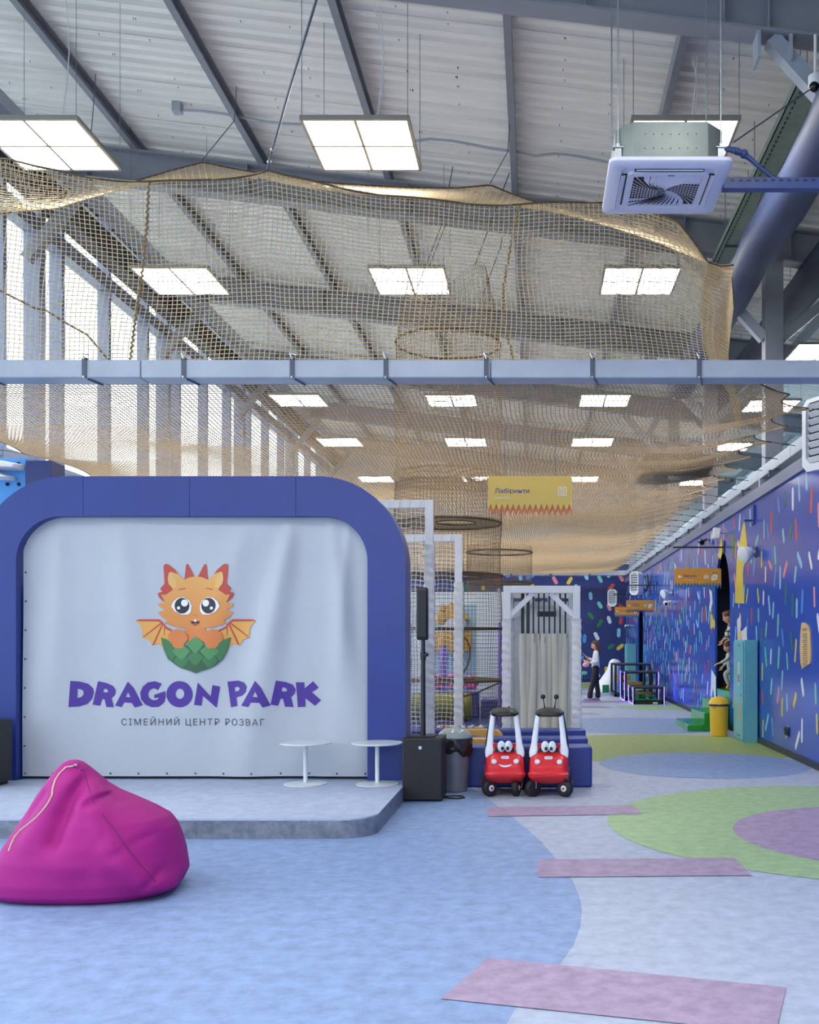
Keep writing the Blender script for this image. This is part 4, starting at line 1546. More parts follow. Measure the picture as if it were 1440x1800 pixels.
hcap = .72
ox, oz = bpx(215, 1274.5)
ex, _ = bpx(468, 1274)
kx = (ex - ox) / (x1 - x0)
kz = (bpx(0, 1263)[1] - oz) / hcap
o_ = origin(ban)
b = MB().add([(ox + (v[0] - x0) * kx, BNY + fold(ox + (v[0] - x0) * kx, oz + v[1] * kz) - .005 - v[2], oz + v[1] * kz) for v in vs], fs)
b.build('tagline_lettering', m_text_dark, ban, fix=False, label='dark grey tagline lettering')

dp = lambda p: bpx(200 + p[0] / 5.143, 970 + p[1] / 5.143)
mir = lambda pts: [(1500 - x, y) for x, y in pts]


def both(pts):
    return [pts, mir(pts)]


e_red = M('print_red', '#b8453a', .5)
e_org = grad_mat('print_orange', '#cf7f3a', '#dba45c', .5)
e_org2 = M('print_orange_paw', '#d07a40', .5)
e_tan = M('print_tan', '#d8ad66', .5)
e_wing = M('print_wing', '#dba24e', .5)
e_wht = M('print_white', '#e4e6ea', .5)
e_blk = M('print_black', '#22242c', .5)
e_g1 = M('print_green_dark', '#2f5a3c', .5)
e_g2 = M('print_green_mid', '#3c7448', .5)
e_g3 = M('print_green_light', '#4f8a52', .5)
EM = [e_red, e_org2, e_tan, e_wing, e_wht, e_blk, e_g1, e_g2, e_g3]
L = []
ear = [(452, 130), (462, 114), (480, 109), (502, 116), (560, 165), (625, 262), (580, 345), (530, 350), (470, 385), (432, 352), (422, 332), (462, 290)]
cheek = [(398, 380), (412, 368), (440, 362), (540, 340), (530, 400), (467, 457), (440, 442), (412, 412)]
spike = [(642, 255), (657, 118), (668, 110), (680, 118), (737, 230), (700, 250)]
L.append(('mane_print', [(q, [], 0) for p in (ear, cheek, spike) for q in both(p)]))
wing = [(207, 622), (240, 612), (415, 612), (440, 628), (470, 680), (540, 715), (520, 800), (455, 868), (410, 828), (352, 845), (325, 795), (265, 772), (268, 720), (250, 665)]
L.append(('wing_print', [(q, [], 3) for q in both(wing)]))
ribs = [[(207, 622), (240, 610), (415, 610), (445, 632), (430, 640), (405, 630), (245, 628)], [(438, 632), (452, 640), (285, 770), (265, 774)], [(445, 640), (455, 650), (375, 835), (352, 847)], [(458, 655), (468, 655), (464, 760), (458, 760)],
        [(440, 628), (475, 675), (545, 712), (530, 725), (462, 690)]]
L.append(('wing_rib_print', [(q, [], 0) for p in ribs for q in both(p)]))
body = [(655, 690), (845, 690), (860, 800), (750, 840), (640, 800)]
L.append(('body_print', [(body, [], 1)]))
hl = [(750, 222), (690, 232), (640, 255), (590, 205), (520, 180), (500, 195), (495, 260), (540, 345), (470, 392), (432, 384), (467, 457), (400, 472), (425, 502), (468, 527), (404, 545), (440, 592), (492, 622), (465, 642), (520, 665), (600, 685), (690, 690), (750, 713)]
head = hl + [(1500 - x, y) for x, y in reversed(hl[1:-1])]
bowl = [(435, 772), (445, 830), (462, 890), (500, 970), (590, 1035), (640, 1055), (720, 1080), (757, 1097), (790, 1080), (870, 1055), (920, 1035), (1000, 970), (1040, 890), (1058, 830), (1072, 772), (1010, 800), (860, 870), (750, 770), (640, 870), (500, 800)]
L.append(('head_print', [(head, [], 9)]))
inner = [(505, 190), (522, 192), (565, 250), (572, 320), (540, 332), (502, 292), (492, 240)]
brow = [(575, 352), (610, 334), (658, 328), (655, 336), (612, 343)]
nose = [(712, 562), (782, 562), (752, 590), (744, 590)]
L.append(('ear_print', [(q, [], 2) for q in both(inner)] + [(q, [], 0) for q in both(brow)] + [(nose, [], 1)]))
eye = [(525, 495), (545, 450), (590, 415), (640, 410), (690, 440), (712, 490), (705, 545), (680, 568), (620, 568), (560, 540)]
L.append(('eye_rim_print', [([(618 + (x - 618) * 1.05, 490 + (y - 490) * 1.06) for x, y in q] if q is eye else [(882 + (x - 882) * 1.05, 490 + (y - 490) * 1.06) for x, y in q], [], 1) for q in (eye, mir(eye))]))
mouth = [(702, 626), (750, 632), (792, 626), (782, 652), (750, 670), (716, 654)]
L.append(('eye_print', [(q, [], 4) for q in both(eye)] + [(mouth, [], 5)]))
L.append(('pupil_print', [(arc(cx, 488, 68, 0, 360, 24, ry=71)[:-1], [], 5) for cx in (625, 870)] + [([(718, 652), (750, 644), (782, 652), (750, 668)], [], 0), (arc(747, 622, 11, 0, 360, 10, ry=12)[:-1], [], 4)]))
L.append(('eye_highlight_print', [(arc(cx, cy, r, 0, 360, 16)[:-1], [], 4) for cx, cy, r in ((648, 463, 32), (594, 508, 15), (845, 465, 31), (899, 510, 15))]))
L.append(('egg_print', [(bowl, [], 6)]))
lf = lambda cx, cy, w, h: [(cx, cy - h), (cx + w * .7, cy - h * .45), (cx + w, cy - h * .1), (cx + w * .5, cy + h * .55), (cx, cy + h), (cx - w * .5, cy + h * .55), (cx - w, cy - h * .1), (cx - w * .7, cy - h * .45)]
L.append(('leaf_print', [(lf(x, y, w, h), [], 7) for x, y, w, h in ((620, 985, 70, 70), (885, 985, 70, 70), (752, 960, 75, 68), (530, 900, 55, 90), (975, 900, 55, 90))]))
L.append(('leaf_print', [(lf(x, y, w, h), [], 8) for x, y, w, h in ((752, 842, 82, 76), (622, 905, 85, 72), (882, 905, 85, 72))] + [(q, [], 7) for q in both([(435, 772), (500, 800), (545, 830), (540, 900), (500, 950), (462, 890)])]))
paw = [(500, 800), (502, 745), (540, 708), (590, 698), (640, 712), (672, 750), (682, 795), (650, 830), (642, 860), (618, 876), (596, 866), (575, 874), (548, 858), (535, 830)]
L.append(('paw_print', [(q, [], 1) for q in both(paw)]))
for i, (nm, sh) in enumerate(L):
    for o, hs, mi in sh:
        drape(nm, [([dp(p) for p in o], [], 0)], [(EM + [e_org])[mi]], .006 + .0012 * i, cuts=4)

# ------------------------------------------------------------------ round side tables on the stage
def make_table():
    t = thing('side_table', 'table', 'table', (0, 0, 0), 'low round tables on the stage')
    MB().lathe([(.0, 0), (.215, 0), (.218, .004), (.216, .009), (.06, .016), (.022, .02)], 40).build('base', m_table, t, world=False, smooth=35)
    MB().lathe([(.022, .012), (.022, .415)], 18).build('stem', m_table, t, world=False, smooth=35)
    MB().lathe([(.0, .405), (.23, .405), (.258, .413), (.26, .42), (.258, .425), (0, .425)], 48).build('tabletop', m_table, t, world=False, smooth=35)
    return t


tb = make_table()
tb.location = (-2.33, 10.18, SZ)
tb['label'] = 'low round white table in front of the banner'
tc_ = copy_tree(tb)
tc_.location = (-1.60, 10.18, SZ)
tc_['label'] = 'low round white table in front of the blue arch post'

# dark cabinet at the left edge of the stage
t = thing('loudspeaker', 'dark loudspeaker box on the stage at the left picture edge', 'loudspeaker', (-5.6, 10.05, SZ), group='loudspeakers')
MB().bx(-5.86, -5.36, 9.95, 10.28, SZ + .03, SZ + .66).build('cabinet', m_black, t, bevel=.012)
MB().bx(-5.83, -5.39, 9.935, 9.95, SZ + .07, SZ + .62).build('grille', m_black_grille, t)
for x in (-5.8, -5.42):
    MB().bx(x - .025, x + .025, 9.98, 10.25, SZ, SZ + .03).build('foot', m_black_rubber, t)

# ------------------------------------------------------------------ column speaker
sx0, sx1 = (707 - VX) * 10.05 / F, (778 - VX) * 10.05 / F
cxs = (sx0 + sx1) / 2
t = thing('column_loudspeaker', 'black subwoofer with pole mounted column speaker beside the stage', 'loudspeaker', (cxs, 10.2, 0), group='loudspeakers')
MB().bx(sx0, sx1, 10.05, 10.5, .015, .64).build('subwoofer_cabinet', m_black, t, bevel=.012)
b = MB().prism([(p[0], p[1]) for p in rrect(sx1 - sx0 - .04, .55, .03, 4)], lambda u, v, d: (cxs + u, d, .335 + v), 10.04, 10.052)
gr = b.build('subwoofer_grille', m_black_grille, t)
MB().tube([(cxs + .0 - .02, 10.034, .545), (cxs - .02, 10.04, .545)], .018, 16).build('badge', m_chrome, gr)
MB().bx(cxs - .16, cxs + .12, 10.1, 10.4, .64, .655).build('top_plate', m_black, t, bevel=.004)
px_ = (744 - VX) * 10.2 / F
MB().tube([(px_, 10.2, .65), (px_, 10.2, 1.64)], [.027, .02], 12).build('pole', m_black, t, smooth=40)
MB().tube([(px_, 10.2, 1.42), (px_, 10.2, 1.5)], .028, 12).tube([(px_ + .02, 10.19, 1.47), (px_ + .05, 10.18, 1.48)], .018, 10).build('clamp_knob', m_black, t, smooth=40)
cc = MB()
rings = [rrect(.112 - a, .13 - a, .02, 4, z, px_ - .005, 10.2) for a, z in ((.02, 1.625), (0, 1.64), (0, 2.145), (.02, 2.16))]
cc.loft(rings)
cl = cc.build('column_cabinet', m_black, t, smooth=40)
MB().bx(px_ - .045, px_ + .035, 10.128, 10.136, 1.66, 2.13).build('column_grille', m_black_grille, t)
for x in (sx0 + .05, sx1 - .05):
    MB().bx(x - .03, x + .03, 10.08, 10.45, 0, .015).build('foot', m_black_rubber, t)
b = MB().tube([(-.93, 10.3, .012), (-.87, 10.22, .012), (-.78, 10.2, .012), (-.72, 10.26, .012), (-.75, 10.36, .012), (-.84, 10.38, .012), (-.93, 10.34, .012), (sx1 - .02, 10.49, .05)], .008, 6)
b.build('power_cord', m_black_rubber, t, smooth=60)

# ------------------------------------------------------------------ grey bin with liner
t = thing('waste_bin', 'grey waste bin with domed lid and black liner beside the speaker', 'bin', (-.86, 10.8, 0), group='waste bins')
c = (-.86, 10.8, 0)
MB().lathe([(.125, 0), (.135, .01), (.15, .3), (.165, .56)], 28, c).build('bin_body', m_bin_grey, t, smooth=40)
b = MB()
rings = []
for i in range(9):
    z = .40 + .2 * i / 8
    ring = []
    for k in range(40):
        a = 2 * PI * k / 40
        r = .172 + .018 * math.sin(i / 8 * PI) + .008 * math.sin(a * 7 + i) + .006 * math.sin(a * 13 - i * 2)
        if i == 0:
            r = .16
        zz = z + (.03 * math.sin(a * 3) + .015 * math.sin(a * 8) if i < 3 else 0)
        ring.append((c[0] + r * math.cos(a), c[1] + r * math.sin(a), zz))
    rings.append(ring)
b.loft(rings, cap=False)
b.build('bin_liner', m_bag, t, smooth=60)
MB().lathe([(.19, .575), (.193, .585), (.185, .6), (.165, .635), (.12, .668), (.06, .684), (.0, .688)], 32, c).build('domed_lid', m_bin_lid, t, smooth=60)

# ------------------------------------------------------------------ toy cars
def make_car(antenna, smile, fx, turn):
    t = thing('toy_car', 'car', 'toy car', (0, 0, 0), 'red ride on toy cars')
    B = lambda mb, n, m, p=t, **k: mb.build(n, m, p, world=False, **k)
    # body, open cabin
    def sec(w, l, y, z, r=.07):
        return rrect(w, l, min(r, w / 2 - .01), 6, z, 0, y)
    b = MB()
    b.loft([sec(.30, .48, .02, .13), sec(.36, .58, .01, .15), sec(.40, .66, -.01, .2), sec(.425, .70, -.015, .225, .08), sec(.425, .70, -.015, .245, .08), sec(.395, .655, .0, .26), sec(.40, .63, .015, .32),
            sec(.39, .58, .035, .38), sec(.37, .5, .065, .425), sec(.345, .42, .095, .455), sec(.31, .35, .12, .46)])
    body = B(b, 'body', m_red, smooth=50)
    b = MB()
    b.loft([sec(.38, .16, .235, .40, .05), sec(.37, .14, .245, .46, .05), sec(.33, .1, .255, .5, .04)])
    B(b, 'seat_back', m_red, smooth=50)
    b = MB().bx(-.19, -.165, -.02, .2, .42, .5).bx(.165, .19, -.02, .2, .42, .5)
    B(b, 'door', m_red, bevel=.01)
    # front pillars
    for s in (-1, 1):
        rings = []
        for z, x, y, w, d in ((.40, .178, -.13, .05, .09), (.44, .165, -.125, .085, .09), (.475, .160, -.105, .09, .085), (.52, .156, -.085, .07, .07), (.65, .143, -.05, .06, .06), (.78, .127, -.02, .056, .055), (.84, .117, -.01, .054, .055)):
            rings.append([(s * x + px, y + py, z) for px, py, _ in rrect(w, d, .02, 3)])
        B(MB().loft(rings), 'front_pillar', m_toy_white, smooth=50)
        rings = []
        for z, x, y, w, d in ((.45, .175, .25, .06, .07), (.6, .165, .235, .045, .06), (.75, .145, .215, .04, .05), (.84, .125, .2, .04, .05)):
            rings.append([(s * x + px, y + py, z) for px, py, _ in rrect(w, d, .015, 3)])
        B(MB().loft(rings), 'rear_pillar', m_black, smooth=50)
    b = MB().loft([sec(.28, .30, .09, .815, .08), sec(.305, .34, .09, .825, .1), sec(.31, .345, .09, .845, .1), sec(.29, .32, .09, .862, .1), sec(.23, .26, .09, .885, .1), sec(.13, .15, .09, .9, .06), sec(.05, .06, .09, .903, .02)])
    roof = B(b, 'roof', m_black, smooth=50)
    for s in (-1, 1):
        if antenna:
            b = MB().tube([(s * .052, .08, .895), (s * .058, .075, .94), (s * .07, .07, 1.005)], [.011, .005, .005], 8).ball((s * .071, .07, 1.02), .027, 12, 8)
            B(b, 'antenna', m_black, roof, smooth=60)
        else:
            B(MB().tube([(s * .052, .08, .892), (s * .052, .08, .918)], [.012, .007], 8), 'antenna_stub', m_black, roof, smooth=60)
    # dashboard eyes
    b = MB().ball((-.037, -.205, .515), .044, 14, 10, sc=(.95, .45, 1.35)).ball((.037, -.205, .515), .044, 14, 10, sc=(.95, .45, 1.35))
    ey = B(b, 'eyes', m_toy_white, smooth=80)
    for s in (-1, 1):
        B(MB().ball((s * .027, -.226, .497), .0165, 10, 8, sc=(1, .35, 1.2)), 'pupil', m_black, ey, smooth=80)
    B(MB().bx(-.1, .1, -.13, -.05, .43, .5), 'dashboard', m_black, bevel=.015)
    fy = lambda z: -np.interp(z, [.26, .32, .38, .425], [.3275, .30, .255, .185])
    for s in (-1, 1):
        z = .365
        y = fy(z)
        rot = Matrix.Rotation(-.65, 3, 'X')
        b = MB().lathe([(0, -.012), (.024, -.010), (.03, 0), (.03, .01)], 18)
        b.v = [tuple(rot @ (Matrix.Rotation(PI / 2, 3, 'X') @ Vector((v[0], v[1], -v[2]))) + Vector((s * .115, y - .004, z))) for v in b.v]
        B(b, 'headlight', m_toy_white, smooth=50)
    z = .402
    ba = MB()
    pl = arc(.027, 0, .016, -90, 90, 6) + arc(-.027, 0, .016, 90, 270, 6)
    rot = Matrix.Rotation(-.45, 3, 'X')
    cen = Vector((0, fy(z) - .014, z))
    fnb = lambda u, v, d: tuple(cen + rot @ Vector((u, d, v)))
    ba.prism(pl, fnb, -.004, .006)
    bd = B(ba, 'badge', m_toy_white)
    tx = MB()
    write(tx, 'little tikes', .02, lambda u, v, d: fnb(u, v - .006, d), -.0055, 'CENTER', fit=.062)
    B(tx, 'badge_lettering', m_ink, bd, fix=False)
    # mouth
    up = [(-.07, .342), (-.05, .334), (-.02, .329), (.02, .329), (.05, .334), (.07, .342)]
    lo = [(.058, .328), (.03, .314), (0, .31), (-.03, .314), (-.058, .328)]
    b = MB()
    b.prism(up + lo, lambda u, v, d: (u, fy(v) + d, v), -.006, .004)
    B(b, 'mouth', m_toy_white if smile else m_red)
    # wheels
    for s in (-1, 1):
        for fr in (0, 1):
            x, y, r = (fx[0 if s < 0 else 1], -.25, .09) if fr else (s * .2, .22, .088)
            prof = [(.03, -.034), (.066, -.037), (.082, -.029), (.089, -.014), (.09, 0), (.089, .014), (.082, .029), (.066, .037), (.03, .034)]
            ang, sd = (turn[0] if s < 0 else turn[1]) if fr else (0, s)
            R = Matrix.Rotation(math.radians(ang), 3, 'Z')
            b = MB().lathe(prof, 24)
            b.v = [tuple(R @ Vector((v[2], v[0], v[1])) + Vector((x, y, r))) for v in b.v]
            wh = B(b, 'wheel', m_black_rubber, smooth=50)
            b = MB().lathe([(.0, .038), (.028, .037), (.035, .033), (.036, .02)], 16)
            b.v = [tuple(R @ Vector((sd * v[2], v[0], v[1])) + Vector((x, y, r))) for v in b.v]
            B(b, 'hub', m_toy_white, wh, smooth=40)
            b = MB().lathe([(.0, .048), (.012, .046), (.016, .036)], 12)
            b.v = [tuple(R @ Vector((sd * v[2], v[0], v[1])) + Vector((x, y, r))) for v in b.v]
            B(b, 'hub_cap', m_hub, wh, smooth=40)
            if fr:
                k = -1 if ang < -40 and sd > 0 or ang > 40 else 1
                k = k * (1 if sd > 0 or ang < 0 else -1)
                a_ = math.radians(ang)
                q = lambda o, z: (x + k * o * math.cos(a_) * 1.1, y + k * o * math.sin(a_), z)
                b = MB().tube([(x, y + .02, .235), (x, y, .205), q(.045, .19), q(.056, .15), q(.056, .095), q(.03, .09)], .006, 6)
                B(b, 'caster_fork', m_chrome, smooth=60)
            else:
                B(MB().tube([(x - s * .1, y, .088), (x - s * .1, y, .2)], .02, 8).tube([(x, y, .088), (x - s * .12, y, .088)], .012, 8), 'axle', m_black, smooth=60)
    return t


car = make_car(False, True, (-.158, .115), ((-58, 1), (-14, 1)))
car.location = ((886.5 - VX) * 10.6 / F, 10.66, 0)
car.rotation_euler = (0, 0, .06)
car['label'] = 'red ride on toy car with a white smile, the left one'
car2 = make_car(True, False, (-.165, .172), ((-52, -1), (60, -1)))
car2.location = ((966 - VX) * 10.6 / F, 10.63, 0)
car2.rotation_euler = (0, 0, -.05)
car2['label'] = 'red ride on toy car with two ball tipped antennae, the right one'

# ------------------------------------------------------------------ bean bag
bb = thing('bean_bag', 'magenta fabric bean bag chair with a cream zip on the floor', 'bean bag', (-2.9, 6.5, 0))
LV = [(0, 14, 294, .36), (.015, 0, 304, .40), (.05, -6, 314, .44), (.12, -2, 323, .46), (.25, 14, 317, .46), (.347, 30, 310, .43), (.42, 42, 303, .39), (.475, 51, 292, .36), (.528, 60, 268, .32), (.587, 69, 234, .28), (.635, 76, 205, .24), (.686, 85, 184, .2), (.73, 92, 173, .16), (.79, 103, 157, .1), (.83, 113, 145, .06), (.845, 122, 137, .02)]
YC = 6.5
sc_ = YC / F
b = MB()
zs = np.interp(np.linspace(0, len(LV) - 1, 84), range(len(LV)), [l[0] for l in LV])
rings = []
for z in zs:
    xl = np.interp(z, [l[0] for l in LV], [l[1] for l in LV])
    xr = np.interp(z, [l[0] for l in LV], [l[2] for l in LV])
    dd = np.interp(z, [l[0] for l in LV], [l[3] for l in LV])
    x0, x1 = (xl - VX) * sc_, (xr - VX) * sc_
    cx, w = (x0 + x1) / 2, (x1 - x0) / 2
    ring = []
    for k in range(128):
        a = 2 * PI * k / 128
        ca, sa = math.cos(a), math.sin(a)
        e = .78
        ux = math.copysign(abs(ca) ** e, ca)
        uy = math.copysign(abs(sa) ** e, sa)
        u = ux * w + cx
        hh = z / .85
        ring.append((u, YC + uy * dd, z))
    rings.append([Vector(p) for p in ring])
CR = [([(600, 160), (565, 330), (525, 480), (505, 640)], .085, .05), ([(470, 260), (400, 430), (330, 600)], -.03, .07), ([(640, 420), (600, 620), (640, 800)], -.025, .09), ([(690, 380), (770, 345), (860, 385)], .05, .03), ([(740, 220), (775, 330)], .03, .028),
      ([(480, 150), (600, 175)], .03, .02), ([(325, 330), (240, 470)], .02, .03), ([(1140, 970), (1205, 890)], .025, .022), ([(860, 600), (800, 720), (830, 800)], .012, .03), ([(950, 720), (1150, 620)], .012, .03),
      ([(625, 150), (670, 330), (840, 570), (1030, 830), (1270, 1070)], -.055, .085), ([(950, 480), (1150, 700), (1300, 880)], .03, .12), ([(250, 830), (700, 900), (1000, 960)], .012, .12)]
CR = [([((VX - VX + x / 4.235 - VX) * 6.3 / F, H + (VY - 1320 - y / 4.235) * 6.3 / F) for x, y in pl], a_, w_) for pl, a_, w_ in CR]


def seg_d(px, pz, a, c):
    dx, dz = c[0] - a[0], c[1] - a[1]
    t_ = max(0, min(1, ((px - a[0]) * dx + (pz - a[1]) * dz) / (dx * dx + dz * dz)))
    return math.hypot(px - a[0] - t_ * dx, pz - a[1] - t_ * dz)


for ring in rings:
    cxr = sum(p.x for p in ring) / len(ring)
    hw = max(p.x for p in ring) - cxr
    for p in ring:
        front = max(0., min(1., (YC - p.y) / .12))
        if front <= 0:
            continue
        tot = 0
        for pl, a_, w_ in CR:
            d_ = min(seg_d(p.x, p.z, pl[i], pl[i + 1]) for i in range(len(pl) - 1))
            tot += a_ * math.exp(-(d_ / w_) ** 2)
        tot *= front * min(1, hw / .15) * min(1, p.z / .06)
        dr = Vector((p.x - cxr, p.y - YC, 0))
        dr = Vector((0, -1, 0)) if dr.length < 1e-4 else Vector((dr.x * .35, dr.y, 0)).normalized()
        p -= dr * tot
b.loft(rings)
bag = b.build('bag_cover', m_magenta, bb, smooth=110)
bag_bvh = BVHTree.FromPolygons([Vector(v) for v in b.v], b.f)


def on_bag(px, py, lift=.004):
    d = Vector(((px - VX) / F, 1, (VY - py) / F)).normalized()
    hit = bag_bvh.ray_cast(Vector((0, 0, H)), d)
    if hit[0] is None:
        hit2 = bag_bvh.find_nearest(Vector((0, 0, H)) + d * (YC / d.y))
        return hit2[0] + (-d) * lift
    return hit[0] - d * lift


zp = [on_bag(x / 4.235, 1320 + y / 4.235) for x, y in ((560, 112), (490, 122), (445, 165), (412, 215), (395, 270), (388, 330), (360, 385), (320, 440), (270, 495), (205, 550), (150, 592), (110, 640), (85, 690), (65, 745))]
MB().tube(zp, .006, 6).build('zip', m_cream, bb, smooth=60, label='cream coloured zip')
sm = [on_bag(x / 4.235, 1320 + y / 4.235, .003) for x, y in ((600, 140), (628, 150), (648, 230), (670, 310), (700, 390), (770, 480), (840, 570), (920, 680), (1000, 790), (1080, 880), (1160, 970), (1240, 1050))]
MB().tube(sm, .003, 5).build('seam', M('magenta_seam', '#7a1560', .8), bb, smooth=60)
MB().tube([on_bag(x / 4.235, 1320 + y / 4.235, .008) for x, y in ((575, 110), (560, 106), (548, 108))], .012, 6).build('zip_pull', m_chrome, bb, smooth=60)

# ------------------------------------------------------------------ hanging signs
def sign(label, x0, x1, zt, zb, Y, board, zig, nz, draw, bracket=None, group='hanging direction signs'):
    t = thing('hanging_sign', label, 'sign', ((x0 + x1) / 2, Y, zb), group=group)
    w = x1 - x0
    zh = (zt - zb) * .2
    r = .03
    fn = lambda u, v, d: (u, Y + d, v)
    def zz(zc, amp, off=0):
        return [(x0 + w * i / (2 * nz), zc + (amp if i % 2 else -amp)) for i in range(2 * nz + 1)]
    low = zz(zb + zh * 1.05, zh * .42)
    pl = [(x1, low[-1][1])] + [(x1, zt - r)] + arc(x1 - r, zt - r, r, 0, 90, 5)[1:] + arc(x0 + r, zt - r, r, 90, 180, 5) + low[:-1]
    MB().prism(pl, fn, 0, .02).build('board', board, t)
    lo2 = zz(zb + zh * .3, zh * .42)
    up2 = zz(zb + zh * 1.5, zh * .42)
    MB().prism(lo2 + list(reversed(up2)), fn, .0205, .03).build('zigzag_edge', zig, t)
    dr = MB()
    draw(dr, x0, zb, w, zt - zb, lambda u, v, d: (x0 + u * w, Y - .0015 + d, zb + v * (zt - zb)))
    dr.build('print', [m_ink, m_ink_white, PALETTE['red'], PALETTE['mint']], t, fix=False)
    for q in (.2, .8):
        x = x0 + q * w
        top = bracket if bracket else BZ0 + .02
        MB().tube([(x, Y + .01, zt - .01), (x, Y + .01, top)], .003, 4).build('hanging_wire', m_steel_d, t, fix=False)
    if bracket:
        MB().bar((x0 - .03, Y + .01, bracket), (WX, Y + .01, bracket), .03, .03).build('bracket_bar', m_black, t)
        MB().bx(WX - .02, WX, Y - .03, Y + .05, bracket - .12, bracket + .12).build('wall_plate', m_black, t)
    return t


def rect(mb, fn, u0, u1, v0, v1, mi):
    z = -.00004 * (len(mb.f) % 13)
    o_fn = fn
    fn = lambda u, v, d: o_fn(u, v, z)
    mb.add([fn(u0, v0, 0), fn(u1, v0, 0), fn(u1, v1, 0), fn(u0, v1, 0)], [(0, 1, 2, 3)], mi)


def txt(mb, fn, s, u, v, hgt, wid, mi, asp):
    vs, fs = text2d(s, 1.0, bold=.009)
    x0, x1 = min(q[0] for q in vs), max(q[0] for q in vs)
    mb.add([fn(u + (q[0] - x0) / (x1 - x0) * wid, v + q[1] / .72 * hgt, -q[2]) for q in vs], fs, mi)


def d_lab(mb, x0, zb, w, h, fn):
    txt(mb, fn, 'Лабіринти', .08, .57, .115, .41, 0, 1)
    txt(mb, fn, 'Labyrinths', .08, .425, .055, .19, 1, 1)
    # maze icon
    for u0, u1, v0, v1 in ((.835, .935, .71, .73), (.835, .845, .5, .73), (.925, .935, .5, .73), (.835, .935, .5, .52), (.858, .868, .62, .70), (.858, .89, .66, .68), (.88, .89, .6, .68), (.902, .912, .6, .70), (.88, .912, .6, .62),
                           (.845, .875, .575, .592), (.858, .868, .54, .575), (.885, .912, .555, .575), (.902, .912, .52, .575), (.875, .885, .52, .56)):
        rect(mb, fn, u0, u1, v0, v1, 1)


a0, a1 = P(858, 837, 11.6), P(1006, 906, 11.6)
sign('large yellow hanging sign with coral zigzag edge below the climbing net', a0.x, a1.x, a0.z, a1.z, 11.6, m_sign_y, m_sign_red, 15, d_lab)


def d_gen(lines, sub, age):
    def f(mb, x0, zb, w, h, fn):
        mb.add([fn(.08, .5, 0), fn(.08, .66, 0), fn(.165, .58, 0)], [(0, 1, 2)], 1)
        y = .56 if len(lines) == 1 else .64
        for i, s in enumerate(lines):
            txt(mb, fn, s, .2, y - i * .14, .13 if len(lines) == 1 else .1, .27, 0, 1)
        txt(mb, fn, sub, .2, .40, .05, .2, 1, 1)
        for k in range(5):
            rect(mb, fn, .63 + k * .022, .642 + k * .022, .45 + .04 * (k % 2), .65 + .04 * (k % 2), 1)
        mb.flat([(.79, .38), (.9, .42), (.93, .62), (.9, .7), (.82, .68), (.785, .52)], fn, 0, 1)
        txt(mb, lambda u, v, d: fn(u, v, d - .001), age, .82, .5, .1, .075, 0, 1)
        for k in range(4):
            rect(mb, fn, .79 + k * .034, .815 + k * .034, .76, .82, (3, 0, 3, 2)[k])
    return f


def wsign(label, pxl, pxr, pyt, pyb, Y, zig, lines, sub, age, bar_y):
    a, c = P(pxl, pyt, Y), P(pxr, pyb, Y)
    sign(label, a.x, c.x, a.z, c.z, Y, m_sign_o, zig, 15, d_gen(lines, sub, age), bracket=P(0, bar_y, Y).z)


wsign('orange hanging sign with blue zigzag edge in front of the arched doorway', 1186, 1268, 999, 1034, 18.7, m_sign_blue, ['Батути'], 'Trampolines', '2-7', 962)
wsign('orange hanging sign with navy zigzag edge, the middle of the wall signs', 1101, 1150, 1055, 1077, 29.0, m_sign_navy, ['Сімейний', 'парк'], 'Family park', '2-7', 1029)
wsign('orange hanging sign with blue zigzag edge, farthest along the blue wall', 1081, 1123.5, 1067, 1085, 33.0, m_sign_blue, ['Батути'], 'Trampolines', '2-7', 1045)

# ------------------------------------------------------------------ fixtures on the right wall
def heater(label, X, Y, Z, w, h, dep, rz):
    """fan heater: housing, louvres, bracket; front faces -y, turned by rz"""
    t = thing('fan_heater', label, 'heater', (X, Y, Z), group='white fan heaters')
    t.rotation_euler = (0, 0, rz)
    B = lambda mb, n, m, p=t, **k: mb.build(n, m, p, world=False, **k)
    ou = [(-w / 2 + .08, -h / 2), (w / 2 - .08, -h / 2), (w / 2, -h / 2 + .08), (w / 2, h / 2 - .08), (w / 2 - .08, h / 2), (-w / 2 + .08, h / 2), (-w / 2, h / 2 - .08), (-w / 2, -h / 2 + .08)]
    inn = [(x * .82, z * .84 + .02) for x, z in ou]
    b = MB().prism(ou, lambda u, v, d: (u, d, v), -dep / 2, -dep / 2 + .06, holes=[list(reversed(inn))])
    B(b, 'front_frame', m_white)
    b = MB().prism([(x * .97, z * .97) for x, z in ou], lambda u, v, d: (u, d, v), -dep / 2 + .061, dep / 2)
    B(b, 'housing', m_white, bevel=.01)
    b = MB().prism(inn, lambda u, v, d: (u, d, v), -dep / 2 + .055, -dep / 2 + .0605)
    B(b, 'coil_backing', m_black)
    n = 8
    for i in range(n):
        z = -h * .34 + i * h * .73 / (n - 1)
        b = MB().cbox((0, -dep / 2 + .025, z), w * .74, .008, h * .085, rot=Matrix.Rotation(.75, 3, 'X'))
        B(b, 'louvre', m_white)
    b = MB().bar((0, dep / 2 - .02, h * .3), (0, dep / 2 + .32, h * .3), .05, .03).bar((0, dep / 2 - .02, -h * .3), (0, dep / 2 + .32, -h * .3), .05, .03)
    B(b, 'bracket', m_steel_d)
    b = MB().tube([(w * .3, dep / 2 - .02, -.1), (w * .4, dep / 2 + .15, -.25), (w * .35, dep / 2 + .3, -.05), (w * .2, dep / 2 + .3, h * .4)], .02, 6)
    B(b, 'hose', m_black_rubber, smooth=60)
    return t


